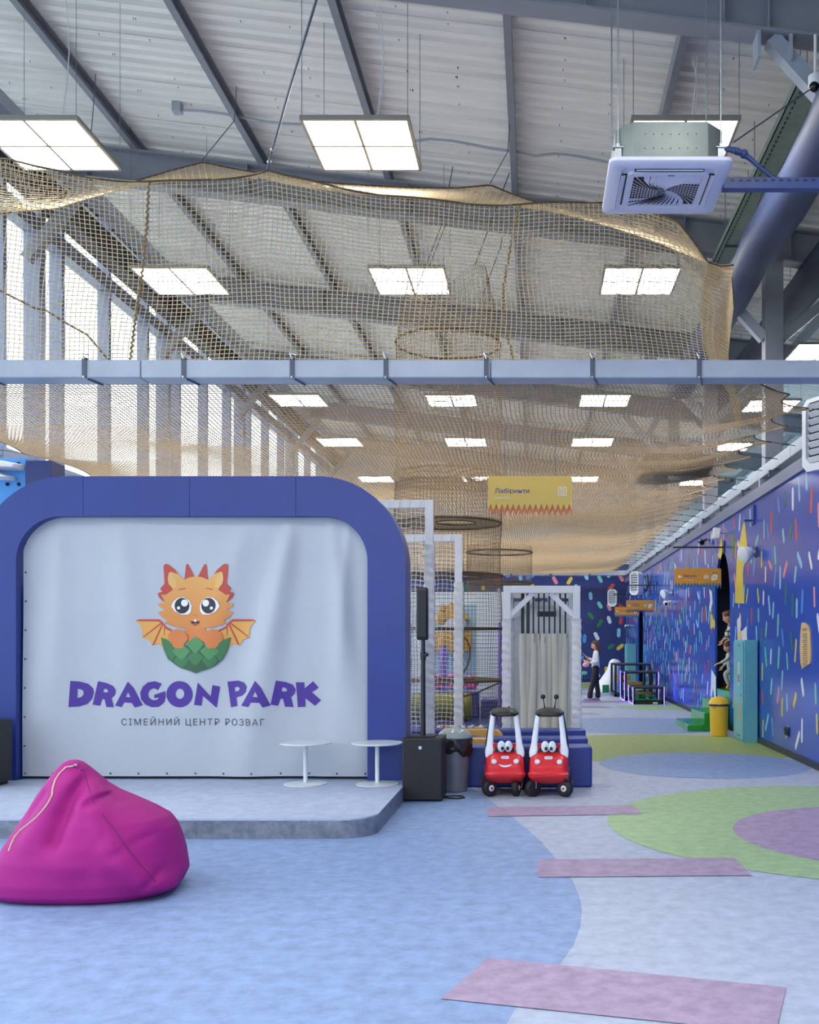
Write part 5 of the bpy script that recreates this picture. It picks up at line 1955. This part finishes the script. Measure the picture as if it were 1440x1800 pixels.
heater('white fan heater close up at the right picture edge above the blue wall', 3.5, 11.75, H + 2.44, .72, .86, .3, -1.12)
heater('white fan heater mounted on the blue wall above the orange signs', 3.12, 30.6, H + 1.75, .34, .72, .26, -.8)
heater('small white fan heater beside the navy back wall', 2.62, 33.6, H + 1.43, .3, .58, .22, -.3)


def wall_lamp(label, px, py, Y, s, X):
    c = Vector((X, Y, H + (VY - py) * Y / F))
    t = thing('wall_spotlight', label, 'spotlight', tuple(c), group='white wall spotlights')
    b = MB().lathe([(.0, .115), (.125, .115), (.15, .10), (.158, .06), (.125, -.04), (.07, -.13), (.035, -.16), (0, -.165)], 20)
    R = Vector((-.82, -.42, -.3)).to_track_quat('Z', 'Y').to_matrix()
    b.v = [tuple(R @ (Vector(v) * s) + c) for v in b.v]
    b.build('shade', m_white, t, smooth=40)
    MB().tube([c, (WX - .02, Y, c.z + .02)], .03 * s, 8).build('arm', m_white, t, smooth=40)
    MB().bx(WX - .03, WX, Y - .06, Y + .06, c.z - .06, c.z + .1).build('wall_plate', m_steel_d, t)


wall_lamp('white cone shaped wall spotlight right of the arched doorway', 1313, 973, 16.0, .86, 3.39)
wall_lamp('white cone shaped wall spotlight farther along the blue wall', 1170, 1043, 25.6, .75, 3.34)
c = Vector((3.32, 18.3, H + (VY - 938) * 18.3 / F))
t = thing('floodlight', 'white box floodlight on a bracket above the arched doorway', 'floodlight', tuple(c))
MB().cbox(c, .13, .12, .2, rot=Matrix.Rotation(.12, 3, 'Y')).build('housing', m_white, t, bevel=.01)
MB().cbox(c + Vector((0, -.064, 0)), .1, .006, .16, rot=Matrix.Rotation(.12, 3, 'Y')).build('lens', m_ink_white, t)
MB().tube([c, (WX - .01, 18.3, c.z + .03), ], .02, 6).tube([(WX - .05, 18.3, c.z - .06), (WX - .05, 18.3, c.z + .1)], .012, 6).build('bracket', m_steel_l, t)


def cctv(label, px, py, Y, mat):
    c = Vector((WX - .12, Y, H + (VY - py) * Y / F))
    t = thing('security_camera', label, 'camera', tuple(c), group='security cameras on the blue wall')
    MB().tube([c + Vector((.0, -.1, -.03)), c + Vector((0, .1, .02))], .055, 12).build('camera_body', mat, t, smooth=40)
    MB().tube([c + Vector((0, -.108, -.032)), c + Vector((0, -.1, -.03))], .04, 12).build('lens', m_dark_glass, t)
    MB().tube([c, (WX, Y, c.z + .05)], .025, 8).build('mount', mat, t, smooth=40)


cctv('black security camera hanging below the wall capping', 1232, 952, 20.6, m_black)
cctv('white security camera under the farther wall spotlight', 1174, 1060, 26.2, m_white)
cctv('small white security camera farthest along the blue wall', 1097, 1101, 37.5, m_white)
c = Vector((WX - .05, 16.2, H + (VY - 900) * 16.2 / F))
t = thing('wall_bracket', 'dark blue steel bracket on the blue wall below the capping', 'bracket', tuple(c))
MB().bx(WX - .03, WX, 16.1, 16.3, c.z - .2, c.z + .1).build('plate', m_navy, t)
MB().bar((WX, 16.2, c.z - .14), (WX - .16, 16.2, c.z - .14), .05, .03).build('arm', m_navy, t)
# plaque
q = [(1411, 1095), (1416, 1094), (1422, 1100), (1425, 1112), (1427, 1150), (1426, 1166), (1419, 1171), (1412, 1176), (1409, 1165), (1408, 1140), (1409, 1112)]
pl = []
for x, y in q:
    d = WX * F / (x - VX)
    pl.append((d, H + (VY - y) * d / F))
t = thing('rules_plaque', 'tan wooden notice plaque with dark text on the blue wall', 'plaque', (WX, 13.1, 1.2))
MB().prism(pl, lambda u, v, d: (d, u, v), WX - .014, WX - .001).build('board', m_tan_board, t)
b = MB()
for k in range(16):
    z = 1.70 - k * .028
    b.bx(WX - .0165, WX - .0145, 12.98, 13.2 + .03 * math.sin(k * 2.3), z, z + .009)
b.build('text_line', m_text_dark, t, kind='stuff')
b = MB()
write(b, 'ПРАВИЛА', .05, lambda u, v, d: (WX - .0165 + d, 13.1 - u, 1.745 + v), 0, 'CENTER')
b.build('heading', m_text_dark, t, fix=False)
# sockets
t = thing('wall_socket', 'black double power socket low on the blue wall', 'socket', (WX, 14.05, .34))
MB().bx(WX - .012, WX - .001, 13.93, 14.17, .28, .41).build('plate', m_black, t, bevel=.004)
for y in (13.99, 14.11):
    b = MB().lathe([(.045, 0), (.045, .012), (.03, .014)], 14)
    b.v = [(WX - .012 - v[2], y + v[0], .345 + v[1]) for v in b.v]
    b.build('outlet', m_black_rubber, t)

# ------------------------------------------------------------------ teal hydrant cabinets, yellow bin, green steps
def cabinet(label, x0, x1, y0, y1, h):
    t = thing('hydrant_cabinet', label, 'cabinet', (x0, y0, 0), group='teal metal cabinets')
    MB().bx(x0 + .02, x1, y0, y1, 0, h).build('body', m_teal, t, bevel=.005)
    d = MB().bx(x0, x0 + .018, y0 + .04, y1 - .04, .03, h - .03).build('door', m_teal, t, bevel=.004)
    MB().bx(x0 - .001, x0, y0 + .28, y0 + .4, h * .55, h * .78).bx(x0 - .001, x0, y0 + .26, y0 + .42, h * .8, h * .805).build('sticker', [m_paper], d, label='printed safety stickers')
    MB().bx(x0 - .0015, x0 - .001, y0 + .3, y0 + .38, h * .58, h * .66).build('sticker_print', PALETTE['red'], d)
    MB().bx(x0 - .004, x0, y0 + .24, y0 + .34, h * .2, h * .36).build('window', m_foam_y, d)
    MB().bx(x0 - .012, x0, y0 + .1, y0 + .12, h * .44, h * .48).build('handle', m_chrome, d)
    for z in (.08, h - .1):
        b = MB()
        for k in range(3):
            b.bx(x0 - .002, x0, y0 + .25, y0 + .45, z + k * .012, z + k * .012 + .005)
        b.build('vent_slot', m_black, d)


cabinet('tall teal metal cabinet standing against the blue wall by the yellow bin', 3.3, 3.53, 15.84, 16.65, 1.63)
cabinet('teal metal cabinet far down the blue wall behind the game tables', 3.2, 3.53, 34.8, 35.6, 1.5)

t = thing('waste_bin', 'yellow swing top waste bin beside the teal cabinet', 'bin', (3.2, 16.78, 0), group='waste bins')
c = (3.13, 17.0, 0)
MB().lathe([(.13, 0), (.145, .01), (.16, .53)], 28, c, sx=1, sy=.85).build('bin_body', m_yellow, t, smooth=40)
MB().lathe([(.175, .515), (.178, .53), (.175, .545)], 28, c, sx=1, sy=.88).build('bin_liner', m_bag, t, smooth=40)
MB().lathe([(.178, .545), (.172, .57), (.14, .63), (.08, .665), (0, .675)], 28, c, sx=1, sy=.88).build('swing_lid', m_yellow, t, smooth=60)
MB().bx(c[0] - .12, c[0] - .09, c[1] - .137, c[1] - .13, .48, .5).build('sticker', PALETTE['blue'], t)

t = thing('step_block', 'glossy green steps leading up to the arched doorway', 'steps', (3.2, 18.6, 0))
for i, (x0, x1, z) in enumerate(((2.73, 3.02, .12), (3.02, 3.28, .33), (3.28, 3.545, .52))):
    MB().bx(x0, x1 - .001, 17.86 if i < 2 else 18.28, 19.35 if i < 2 else 19.6, 0, z).build('step', m_green, t, bevel=.012)
for i, (x0, x1, z) in enumerate(((3.56, 3.80, .69), (3.80, 4.2, 1.08), (4.2, 5.4, 1.3))):
    MB().bx(x0, x1 - .001, 18.25, 19.65, 0, z).build('step', m_green, t, bevel=.012)

# ------------------------------------------------------------------ game tables with light strips
def game_table(label, x0, x1, y0, y1, h, led):
    t = thing('game_table', label, 'game table', ((x0 + x1) / 2, (y0 + y1) / 2, 0), group='black arcade game tables')
    for x in (x0, x1 - .06):
        for y in (y0, y1 - .06):
            MB().bx(x, x + .06, y, y + .06, 0, h - .05).build('leg', m_black, t)
    MB().bx(x0, x1, y0, y1, h - .05, h).build('top_rim', m_black, t, bevel=.01)
    MB().bx(x0 + .06, x1 - .06, y0 + .06, y1 - .06, .1, .13).build('playfield', m_green, t)
    MB().bx(x0, x1, y0, y0 + .04, 0, .08).bx(x0, x1, y1 - .04, y1, 0, .08).bx(x0, x0 + .04, y0, y1, 0, .08).bx(x1 - .04, x1, y0, y1, 0, .08).build('base_rim', m_black, t)
    MB().bx(x0 + .5, x0 + .62, y0 - .004, y0, .01, .06).build('sticker', m_white, t)
    MB().bx(x0 + .1, x0 + .6, y1 - .1, y1 - .07, h * .45, h * .6).build('back_rail', m_foam_y, t)
    if led:
        for x in (x0 - .012, x1):
            MB().bx(x, x + .012, y0 - .012, y0, 0, h).build('light_strip', m_led, t)
        MB().bx(x0 - .012, x0, y0, y1, 0, .012).build('light_strip', m_led, t)
        MB().bx(x0 - .012, x0, y1 - .012, y1, 0, h).build('light_strip', m_led, t)


game_table('low black game table with glowing blue edges, the nearest', 2.5, 3.28, 25.4, 26.6, .44, True)
game_table('taller black game table with glowing blue edges, second row', 2.42, 3.32, 26.9, 28.2, .78, True)
game_table('unlit black game table farthest from the viewer', 2.3, 3.35, 28.8, 30.3, .95, False)
t = MB()
rings = []
for z, w, cx in ((0, .5, 2.2), (.15, .42, 2.28), (.4, .3, 2.4), (.7, .2, 2.5), (.95, .17, 2.54), (1.02, .1, 2.52), (1.04, .02, 2.5)):
    rings.append([(cx + w * math.cos(a) * (1 + .12 * math.sin(a * 5)), 31.6 + w * .8 * math.sin(a) * (1 + .12 * math.cos(a * 4)), z) for a in np.linspace(0, 2 * PI, 21)[:-1]])
t.loft(rings)
tag(t.build('draped_cover', m_white_steel, smooth=60), 'pale cloth cover heaped behind the game tables', 'cover')
tag(MB().lathe([(.24, 0), (.3, .05), (.34, .5), (.3, .55), (0, .56)], 24, (1.22, 32.6, 0)).build('pouf', m_bright_blue, smooth=40), 'blue round pouf on the floor near the woman', 'pouf')
tag(MB().bx(2.1, 2.3, 31.0, 31.1, 0, .25).build('foam_block', PALETTE['green'], bevel=.02), 'small green block beside the pale cloth cover', 'foam block')

# ------------------------------------------------------------------ left edge: climbing wall and blue column
t = thing('climbing_wall', 'bright blue climbing wall panel with white holds at the left edge', 'climbing wall', (-7.3, 13.2, 0))
MB().bx(-7.95, -6.68, 13.2, 13.3, 0, H + 2.4).build('panel', m_bright_blue, t)
for i, (x0, x1, z0, z1) in enumerate(((-7.3, -6.72, H + 2.25, H + 2.42), (-7.2, -6.84, H + 2.12, H + 2.26))):
    b = MB().add([(x0, 13.199, z0), (x1, 13.199, z0 - .02), (x1, 13.199, z1 - .1), (x0, 13.199, z1), (x0, 12.98, z0 + .02), (x1 - .05, 12.98, z0), (x1 - .05, 12.98, z1 - .12), (x0, 12.98, z1 - .03)],
                 [(0, 1, 2, 3), (4, 5, 6, 7), (0, 1, 5, 4), (1, 2, 6, 5), (2, 3, 7, 6), (3, 0, 4, 7)])
    b.build('hold', m_white, t, bevel=.01)
for x, z in ((-6.8,2.33), (-6.9,2.33), (-6.8, 2.06), (-6.95, 2.06), (-7.1,2.33), (-6.85, 1.7)):
    MB().ball((x, 13.19, H + z), .025, 8, 6).build('bolt_hole', m_black, t)
tag(MB().bx(-6.67, -6.33, 13.1, 13.5, 0, H + 2.36).build('pillar', m_wall_navy, bevel=.01), 'dark blue pillar between the climbing wall and the windows', 'pillar')

# ------------------------------------------------------------------ people
def skin(name, pts, edges, mat, parent, sub=1, root=None):
    names = list(pts)
    o = origin(parent)
    me = bpy.data.meshes.new(name)
    me.from_pydata([(Vector(pts[n][:3]) - o) for n in names], [(names.index(a), names.index(c)) for a, c in edges], [])
    ob = bpy.data.objects.new(name, me)
    COL.objects.link(ob)
    ob.parent = parent
    md = ob.modifiers.new('skin', 'SKIN')
    md.use_smooth_shade = True
    for i, n in enumerate(names):
        sv = me.skin_vertices[0].data[i]
        r = pts[n][3]
        sv.radius = r if isinstance(r, tuple) else (r, r)
        sv.use_root = (n == (root or names[0]))
    s = ob.modifiers.new('smooth', 'SUBSURF')
    s.levels = s.render_levels = sub
    me.materials.append(mat)
    return ob


def hand(pts, edges, key, wrist, d, side, up, s=1.0):
    """palm and five unequal curled fingers growing from a wrist; d direction, side towards the thumb"""
    w, d, side, up = Vector(wrist), Vector(d).normalized(), Vector(side).normalized(), Vector(up).normalized()
    pm = w + d * .05 * s
    pts[key + 'palm'] = (*pm, .026 * s)
    edges.append((key + 'wrist', key + 'palm'))
    for i, (off, ln) in enumerate(((.03, .065), (.011, .075), (-.009, .07), (-.027, .055))):
        k0 = pm + d * .035 * s + side * off * s
        k1 = k0 + d * ln * .5 * s + up * .012 * s
        k2 = k1 + d * ln * .35 * s + up * .03 * s
        for j, k in enumerate((k0, k1, k2)):
            pts[f'{key}f{i}{j}'] = (*k, (.0095 - .001 * j) * s)
        edges += [(key + 'palm', f'{key}f{i}0'), (f'{key}f{i}0', f'{key}f{i}1'), (f'{key}f{i}1', f'{key}f{i}2')]
    t0 = w + d * .03 * s + side * .035 * s
    t1 = t0 + (d * .6 + side * .8).normalized() * .035 * s
    t2 = t1 + d * .028 * s + up * .012 * s
    for j, k in enumerate((t0, t1, t2)):
        pts[f'{key}t{j}'] = (*k, (.012 - .001 * j) * s)
    edges += [(key + 'wrist', f'{key}t0'), (f'{key}t0', f'{key}t1'), (f'{key}t1', f'{key}t2')]


def head(parent, c, s, face, hair_mat, long_hair):
    """head with face on a neck; face = unit direction the person looks at"""
    c = Vector(c)
    f = Vector(face).normalized()
    r = Vector((0, 0, 1)).cross(f).normalized()
    u = f.cross(r)
    R = Matrix((r, f, u)).transposed()
    def T(b):
        b.v = [tuple(R @ (Vector(v) * s) + c) for v in b.v]
        return b
    b = MB().ball((0, 0, 0), .105, 18, 14, sc=(.76, .95, 1.12))
    vv = []
    for x, y, z in b.v:
        if z < -.02:
            k = 1 - .35 * min(1, (-.02 - z) / .1)
            x *= k
            y = y * (1 - .18 * min(1, (-.02 - z) / .1)) + .012
        vv.append((x, y, z))
    b.v = vv
    b.tube([(0, .095, .02), (0, .112, -.012), (0, .104, -.028)], [.008, .014, .012], 8)
    for s_ in (-1, 1):
        b.ball((s_ * .08, -.005, -.01), .026, 8, 6, sc=(.35, .7, 1.1))
    hd = T(b).build('head', m_skin, parent, smooth=70)
    b = MB()
    for s_ in (-1, 1):
        b.ball((s_ * .032, .088, .008), .011, 8, 6, sc=(1.2, .6, .8))
    T(b).build('eyes', m_hair2, hd, smooth=70)
    T(MB().ball((0, .094, -.055), .018, 8, 6, sc=(1.2, .4, .4))).build('mouth', M('lips', '#b0605c', .5), hd, smooth=70)
    b = MB()
    n, m = 20, 12
    for i in range(m + 1):
        th = PI * i / m
        for k in range(n):
            a = 2 * PI * k / n
            x, y, z = .115 * .82 * math.sin(th) * math.cos(a), .115 * math.sin(th) * math.sin(a), .115 * 1.13 * math.cos(th)
            if y > .02 and z < .05:
                y = min(y, .02 + .04 * max(0, z + .02))
            b.v.append((x * (1.04 if z < 0 else 1), y - .014, z + .012))
    for i in range(m):
        for k in range(n):
            k2 = (k + 1) % n
            b.f.append((i * n + k, (i + 1) * n + k, (i + 1) * n + k2, i * n + k2))
            b.m.append(0)
    if long_hair:
        rings = []
        for z, w, d_ in ((.03, .088, .09), (-.05, .095, .085), (-.12, .09, .07), (-.19, .075, .055), (-.24, .05, .035), (-.26, .02, .015)):
            rings.append([(w * math.cos(a), -.045 + d_ * math.sin(a) * (.55 if math.sin(a) > 0 else 1), z + .006 * math.sin(5 * a)) for a in np.linspace(0, 2 * PI, 17)[:-1]])
        b.loft(rings)
    else:
        for k in range(10):
            a = k * 2 * PI / 10
            b.ball((.075 * math.cos(a), -.02 + .085 * math.sin(a) * .8, .06 + .02 * math.sin(k * 2.1)), .045, 8, 6)
    T(b).build('hair', hair_mat, parent, smooth=80)


# woman looking at her phone, walking left
WXp, WYp = 1.62, 26.9
w = thing('person', 'woman with long brown hair in white jumper and black trousers looking at a phone', 'person', (WXp, WYp, 0))
ox = lambda x, y, z: (WXp + x, WYp + y, z)
k = 1.0
pts = {'pelvis': (*ox(.02, 0, .86), (.1, .085)), 'waist': (*ox(.02, 0, 1.0), (.08, .07)), 'chest': (*ox(.03, 0, 1.2), (.085, .075)), 'neckb': (*ox(.03, 0, 1.33), .042), 'neck': (*ox(.02, 0, 1.41), .045),
       'Rsh': (*ox(.03, -.15, 1.29), .036), 'Rel': (*ox(.07, -.19, 1.05), .03), 'Rwrist': (*ox(-.17, -.13, 1.03), .025),
       'Lsh': (*ox(.03, .15, 1.29), .036), 'Lel': (*ox(.0, .2, 1.06), .03), 'Lwrist': (*ox(-.2, .08, 1.16), .025),
       'Rhip': (*ox(.02, -.08, .8), .068), 'Rkn': (*ox(-.06, -.085, .46), .06), 'Ran': (*ox(-.14, -.09, .09), .04), 'Rtoe': (*ox(-.27, -.1, .03), .028),
       'Lhip': (*ox(.02, .08, .8), .068), 'Lkn': (*ox(.05, .085, .46), .06), 'Lan': (*ox(.08, .09, .09), .04), 'Ltoe': (*ox(-.05, .1, .03), .028)}
ed = [('pelvis', 'waist'), ('waist', 'chest'), ('chest', 'neckb'), ('neckb', 'neck'), ('chest', 'Rsh'), ('Rsh', 'Rel'), ('Rel', 'Rwrist'), ('chest', 'Lsh'), ('Lsh', 'Lel'), ('Lel', 'Lwrist'),
      ('pelvis', 'Rhip'), ('Rhip', 'Rkn'), ('Rkn', 'Ran'), ('Ran', 'Rtoe'), ('pelvis', 'Lhip'), ('Lhip', 'Lkn'), ('Lkn', 'Lan'), ('Lan', 'Ltoe')]
hand(pts, ed, 'R', pts['Rwrist'][:3], (-1, .2, .2), (0, .3, 1), (0, .6, .6))
hand(pts, ed, 'L', pts['Lwrist'][:3], (-1, -.2, .8), (0, -1, .2), (-.3, -.3, .5))
skin('body', pts, ed, m_skin, w)
bw = dict(pts)
tp_ = {n: (*bw[n][:3], tuple(q + .038 for q in bw[n][3]) if isinstance(bw[n][3], tuple) else bw[n][3] + .024) for n in ('waist', 'chest', 'Rsh', 'Rel', 'Lsh', 'Lel')}
tp_['hem'] = (*ox(.02, 0, .83), (.14, .12))
tp_['nk'] = (*ox(.03, 0, 1.345), .062)
for s_ in 'RL':
    tp_[s_ + 'cuff'] = (*(Vector(bw[s_ + 'el'][:3]).lerp(Vector(bw[s_ + 'wrist'][:3]), .88)), .036)
skin('jumper', tp_, [('hem', 'waist'), ('waist', 'chest'), ('chest', 'nk'), ('chest', 'Rsh'), ('Rsh', 'Rel'), ('Rel', 'Rcuff'), ('chest', 'Lsh'), ('Lsh', 'Lel'), ('Lel', 'Lcuff')], m_knit, w, root='hem')
tr_ = {'band': (*ox(.02, 0, .99), (.12, .1)), 'seat': (*ox(.025, 0, .84), (.14, .12))}
for s_, sy in (('R', -1), ('L', 1)):
    for n in ('hip', 'kn'):
        tr_[s_ + n] = (*bw[s_ + n][:3], bw[s_ + n][3] + (.03 if n == 'hip' else .014))
    a = Vector(bw[s_ + 'an'][:3])
    tr_[s_ + 'shin'] = (*(a + Vector((.01, 0, .15))), .075)
    tr_[s_ + 'cuff'] = (a.x, a.y, .06, .088)
skin('trousers', tr_, [('band', 'seat')] + [(p, q) for s_ in 'RL' for p, q in (('seat', s_ + 'hip'), (s_ + 'hip', s_ + 'kn'), (s_ + 'kn', s_ + 'shin'), (s_ + 'shin', s_ + 'cuff'))], m_trouser, w, root='band')
for s_ in 'RL':
    a, c = Vector(bw[s_ + 'an'][:3]), Vector(bw[s_ + 'toe'][:3])
    b = MB().loft([[(p[0] + q.x, p[1] + q.y, z) for p in rrect(l, wd, .03, 3)] for q, z, l, wd in ((a.lerp(c, .5), 0, .25, .085), (a.lerp(c, .5), .03, .25, .09), (a.lerp(c, .4), .07, .17, .075))])
    b.build('shoe', M('lilac_shoe', '#a890b8', .6), w, smooth=60)
head(w, ox(.0, -.005, 1.49), .93, (-.95, -.1, -.35), m_hair, True)
pp = Vector(pts['Lpalm'][:3]) + Vector((-.05, -.02, .05))
ph = MB().cbox((0, 0, 0), .075, .009, .15)
ph.v = [tuple(Matrix.Rotation(-.5, 3, 'Y') @ Matrix.Rotation(1.2, 3, 'Z') @ Vector(v) + pp) for v in ph.v]
tag(ph.build('phone', m_black, bevel=.004), 'phone held in the raised hand of the woman in the white jumper', 'phone')
bgp = Vector(pts['Rpalm'][:3]) + Vector((-.03, 0, -.07))
tag(MB().ball(bgp, .085, 12, 9, sc=(1.1, .7, .75)).build('pouch', M('pink_cloth', '#dba6c4', .7, noise=(9, .15)), smooth=70), 'pink cloth pouch held in the lower hand of the woman', 'pouch')


def child(label, X, Y, z, hz, striped, top_mat, hairm, arm_out, lean):
    t = thing('person', label, 'person', (X, Y, z), group='children climbing through the arched doorway')
    o = lambda x, y, q: (X + x, Y + y, z + q)
    L = lean
    pts = {'pelvis': (*o(0, 0, .5), (.08, .07)), 'waist': (*o(-L * .3, 0, .6), (.066, .058)), 'chest': (*o(-L * .7, 0, .74), (.074, .064)), 'neckb': (*o(-L, 0, .83), .036), 'neck': (*o(-L * 1.1, 0, .88), .038),
           'Rsh': (*o(-L * .8, -.115, .80), .031), 'Rel': (*o(-L - .1, -.17, .68), .025), 'Rwrist': (*o(-L - (.24 if arm_out else .02), -.16, .62 if arm_out else .55), .022),
           'Lsh': (*o(-L * .8, .115, .80), .031), 'Lel': (*o(-L, .16, .64), .025), 'Lwrist': (*o(-L - .1, .14, .55), .022),
           'Rhip': (*o(0, -.06, .45), .056), 'Rkn': (*o(-.16, -.065, .38), .052), 'Ran': (*o(-.06, -.07, .12), .036), 'Rtoe': (*o(-.13, -.07, .04), .03),
           'Lhip': (*o(0, .06, .45), .056), 'Lkn': (*o(.02, .065, .26), .052), 'Lan': (*o(.06, .07, .07), .036), 'Ltoe': (*o(-.03, .07, .03), .03)}
    ed = [('pelvis', 'waist'), ('waist', 'chest'), ('chest', 'neckb'), ('neckb', 'neck'), ('chest', 'Rsh'), ('Rsh', 'Rel'), ('Rel', 'Rwrist'), ('chest', 'Lsh'), ('Lsh', 'Lel'), ('Lel', 'Lwrist'),
          ('pelvis', 'Rhip'), ('Rhip', 'Rkn'), ('Rkn', 'Ran'), ('Ran', 'Rtoe'), ('pelvis', 'Lhip'), ('Lhip', 'Lkn'), ('Lkn', 'Lan'), ('Lan', 'Ltoe')]
    hand(pts, ed, 'R', pts['Rwrist'][:3], (-1, 0, -.3), (0, 1, .2), (0, 0, -1), .78)
    hand(pts, ed, 'L', pts['Lwrist'][:3], (-.5, 0, -1), (-1, 0, 0), (-.5, -.3, 0), .78)
    skin('body', pts, ed, m_skin, t)
    tp_ = {n: (*pts[n][:3], tuple(q + .032 for q in pts[n][3]) if isinstance(pts[n][3], tuple) else pts[n][3] + .02) for n in ('waist', 'chest', 'Rsh', 'Rel', 'Lsh', 'Lel')}
    tp_['hem'] = (*o(0, 0, .44), (.12, .108))
    tp_['nk'] = (*o(-L, 0, .845), .052)
    for s_ in 'RL':
        tp_[s_ + 'cuff'] = (*(Vector(pts[s_ + 'el'][:3]).lerp(Vector(pts[s_ + 'wrist'][:3]), .9)), .032)
    skin('sweater', tp_, [('hem', 'waist'), ('waist', 'chest'), ('chest', 'nk'), ('chest', 'Rsh'), ('Rsh', 'Rel'), ('Rel', 'Rcuff'), ('chest', 'Lsh'), ('Lsh', 'Lel'), ('Lel', 'Lcuff')], top_mat, t, root='hem')
    tr_ = {'band': (*o(0, 0, .6), (.1, .09)), 'seat': (*o(0, 0, .49), (.112, .102))}
    for s_ in 'RL':
        for n in ('hip', 'kn', 'an'):
            tr_[s_ + n] = (*pts[s_ + n][:3], pts[s_ + n][3] + (.028 if n == 'hip' else .012))
    skin('trousers', tr_, [('band', 'seat')] + [(p, q) for s_ in 'RL' for p, q in (('seat', s_ + 'hip'), (s_ + 'hip', s_ + 'kn'), (s_ + 'kn', s_ + 'an'))], m_kid_grey, t, root='band')
    head(t, o(-L * 1.25, -.01, .98), .95, (-.9, -.35, -.3), hairm, False)
    t.scale = (hz, hz, hz)
    return t


def striped_mat():
    m = M('striped_knit', '#dcdcdc', .8)
    nt = m.node_tree
    tc = nt.nodes.new('ShaderNodeTexCoord')
    sp = nt.nodes.new('ShaderNodeSeparateXYZ')
    ml = nt.nodes.new('ShaderNodeMath')
    ml.operation = 'MULTIPLY'
    ml.inputs[1].default_value = 9.5
    fr = nt.nodes.new('ShaderNodeMath')
    fr.operation = 'FRACT'
    r = nt.nodes.new('ShaderNodeValToRGB')
    r.color_ramp.interpolation = 'CONSTANT'
    r.color_ramp.elements[0].color = (*lin('#dcdcdc'), 1)
    r.color_ramp.elements[1].position = .62
    r.color_ramp.elements[1].color = (*lin('#7a6656'), 1)
    nt.links.new(tc.outputs['Object'], sp.inputs[0])
    nt.links.new(sp.outputs[2], ml.inputs[0])
    nt.links.new(ml.outputs[0], fr.inputs[0])
    nt.links.new(fr.outputs[0], r.inputs[0])
    nt.links.new(r.outputs[0], nt.nodes['Principled BSDF'].inputs['Base Color'])
    return m


child('child in grey tracksuit climbing the green steps, lower of the two in the doorway', 3.66, 18.65, .69, .82, False, m_kid_grey, m_hair2, True, .06)
child('child in striped white and brown sweater, upper of the two in the doorway', 3.84, 19.0, 1.08, 1.0, True, striped_mat(), m_hair, False, .14)
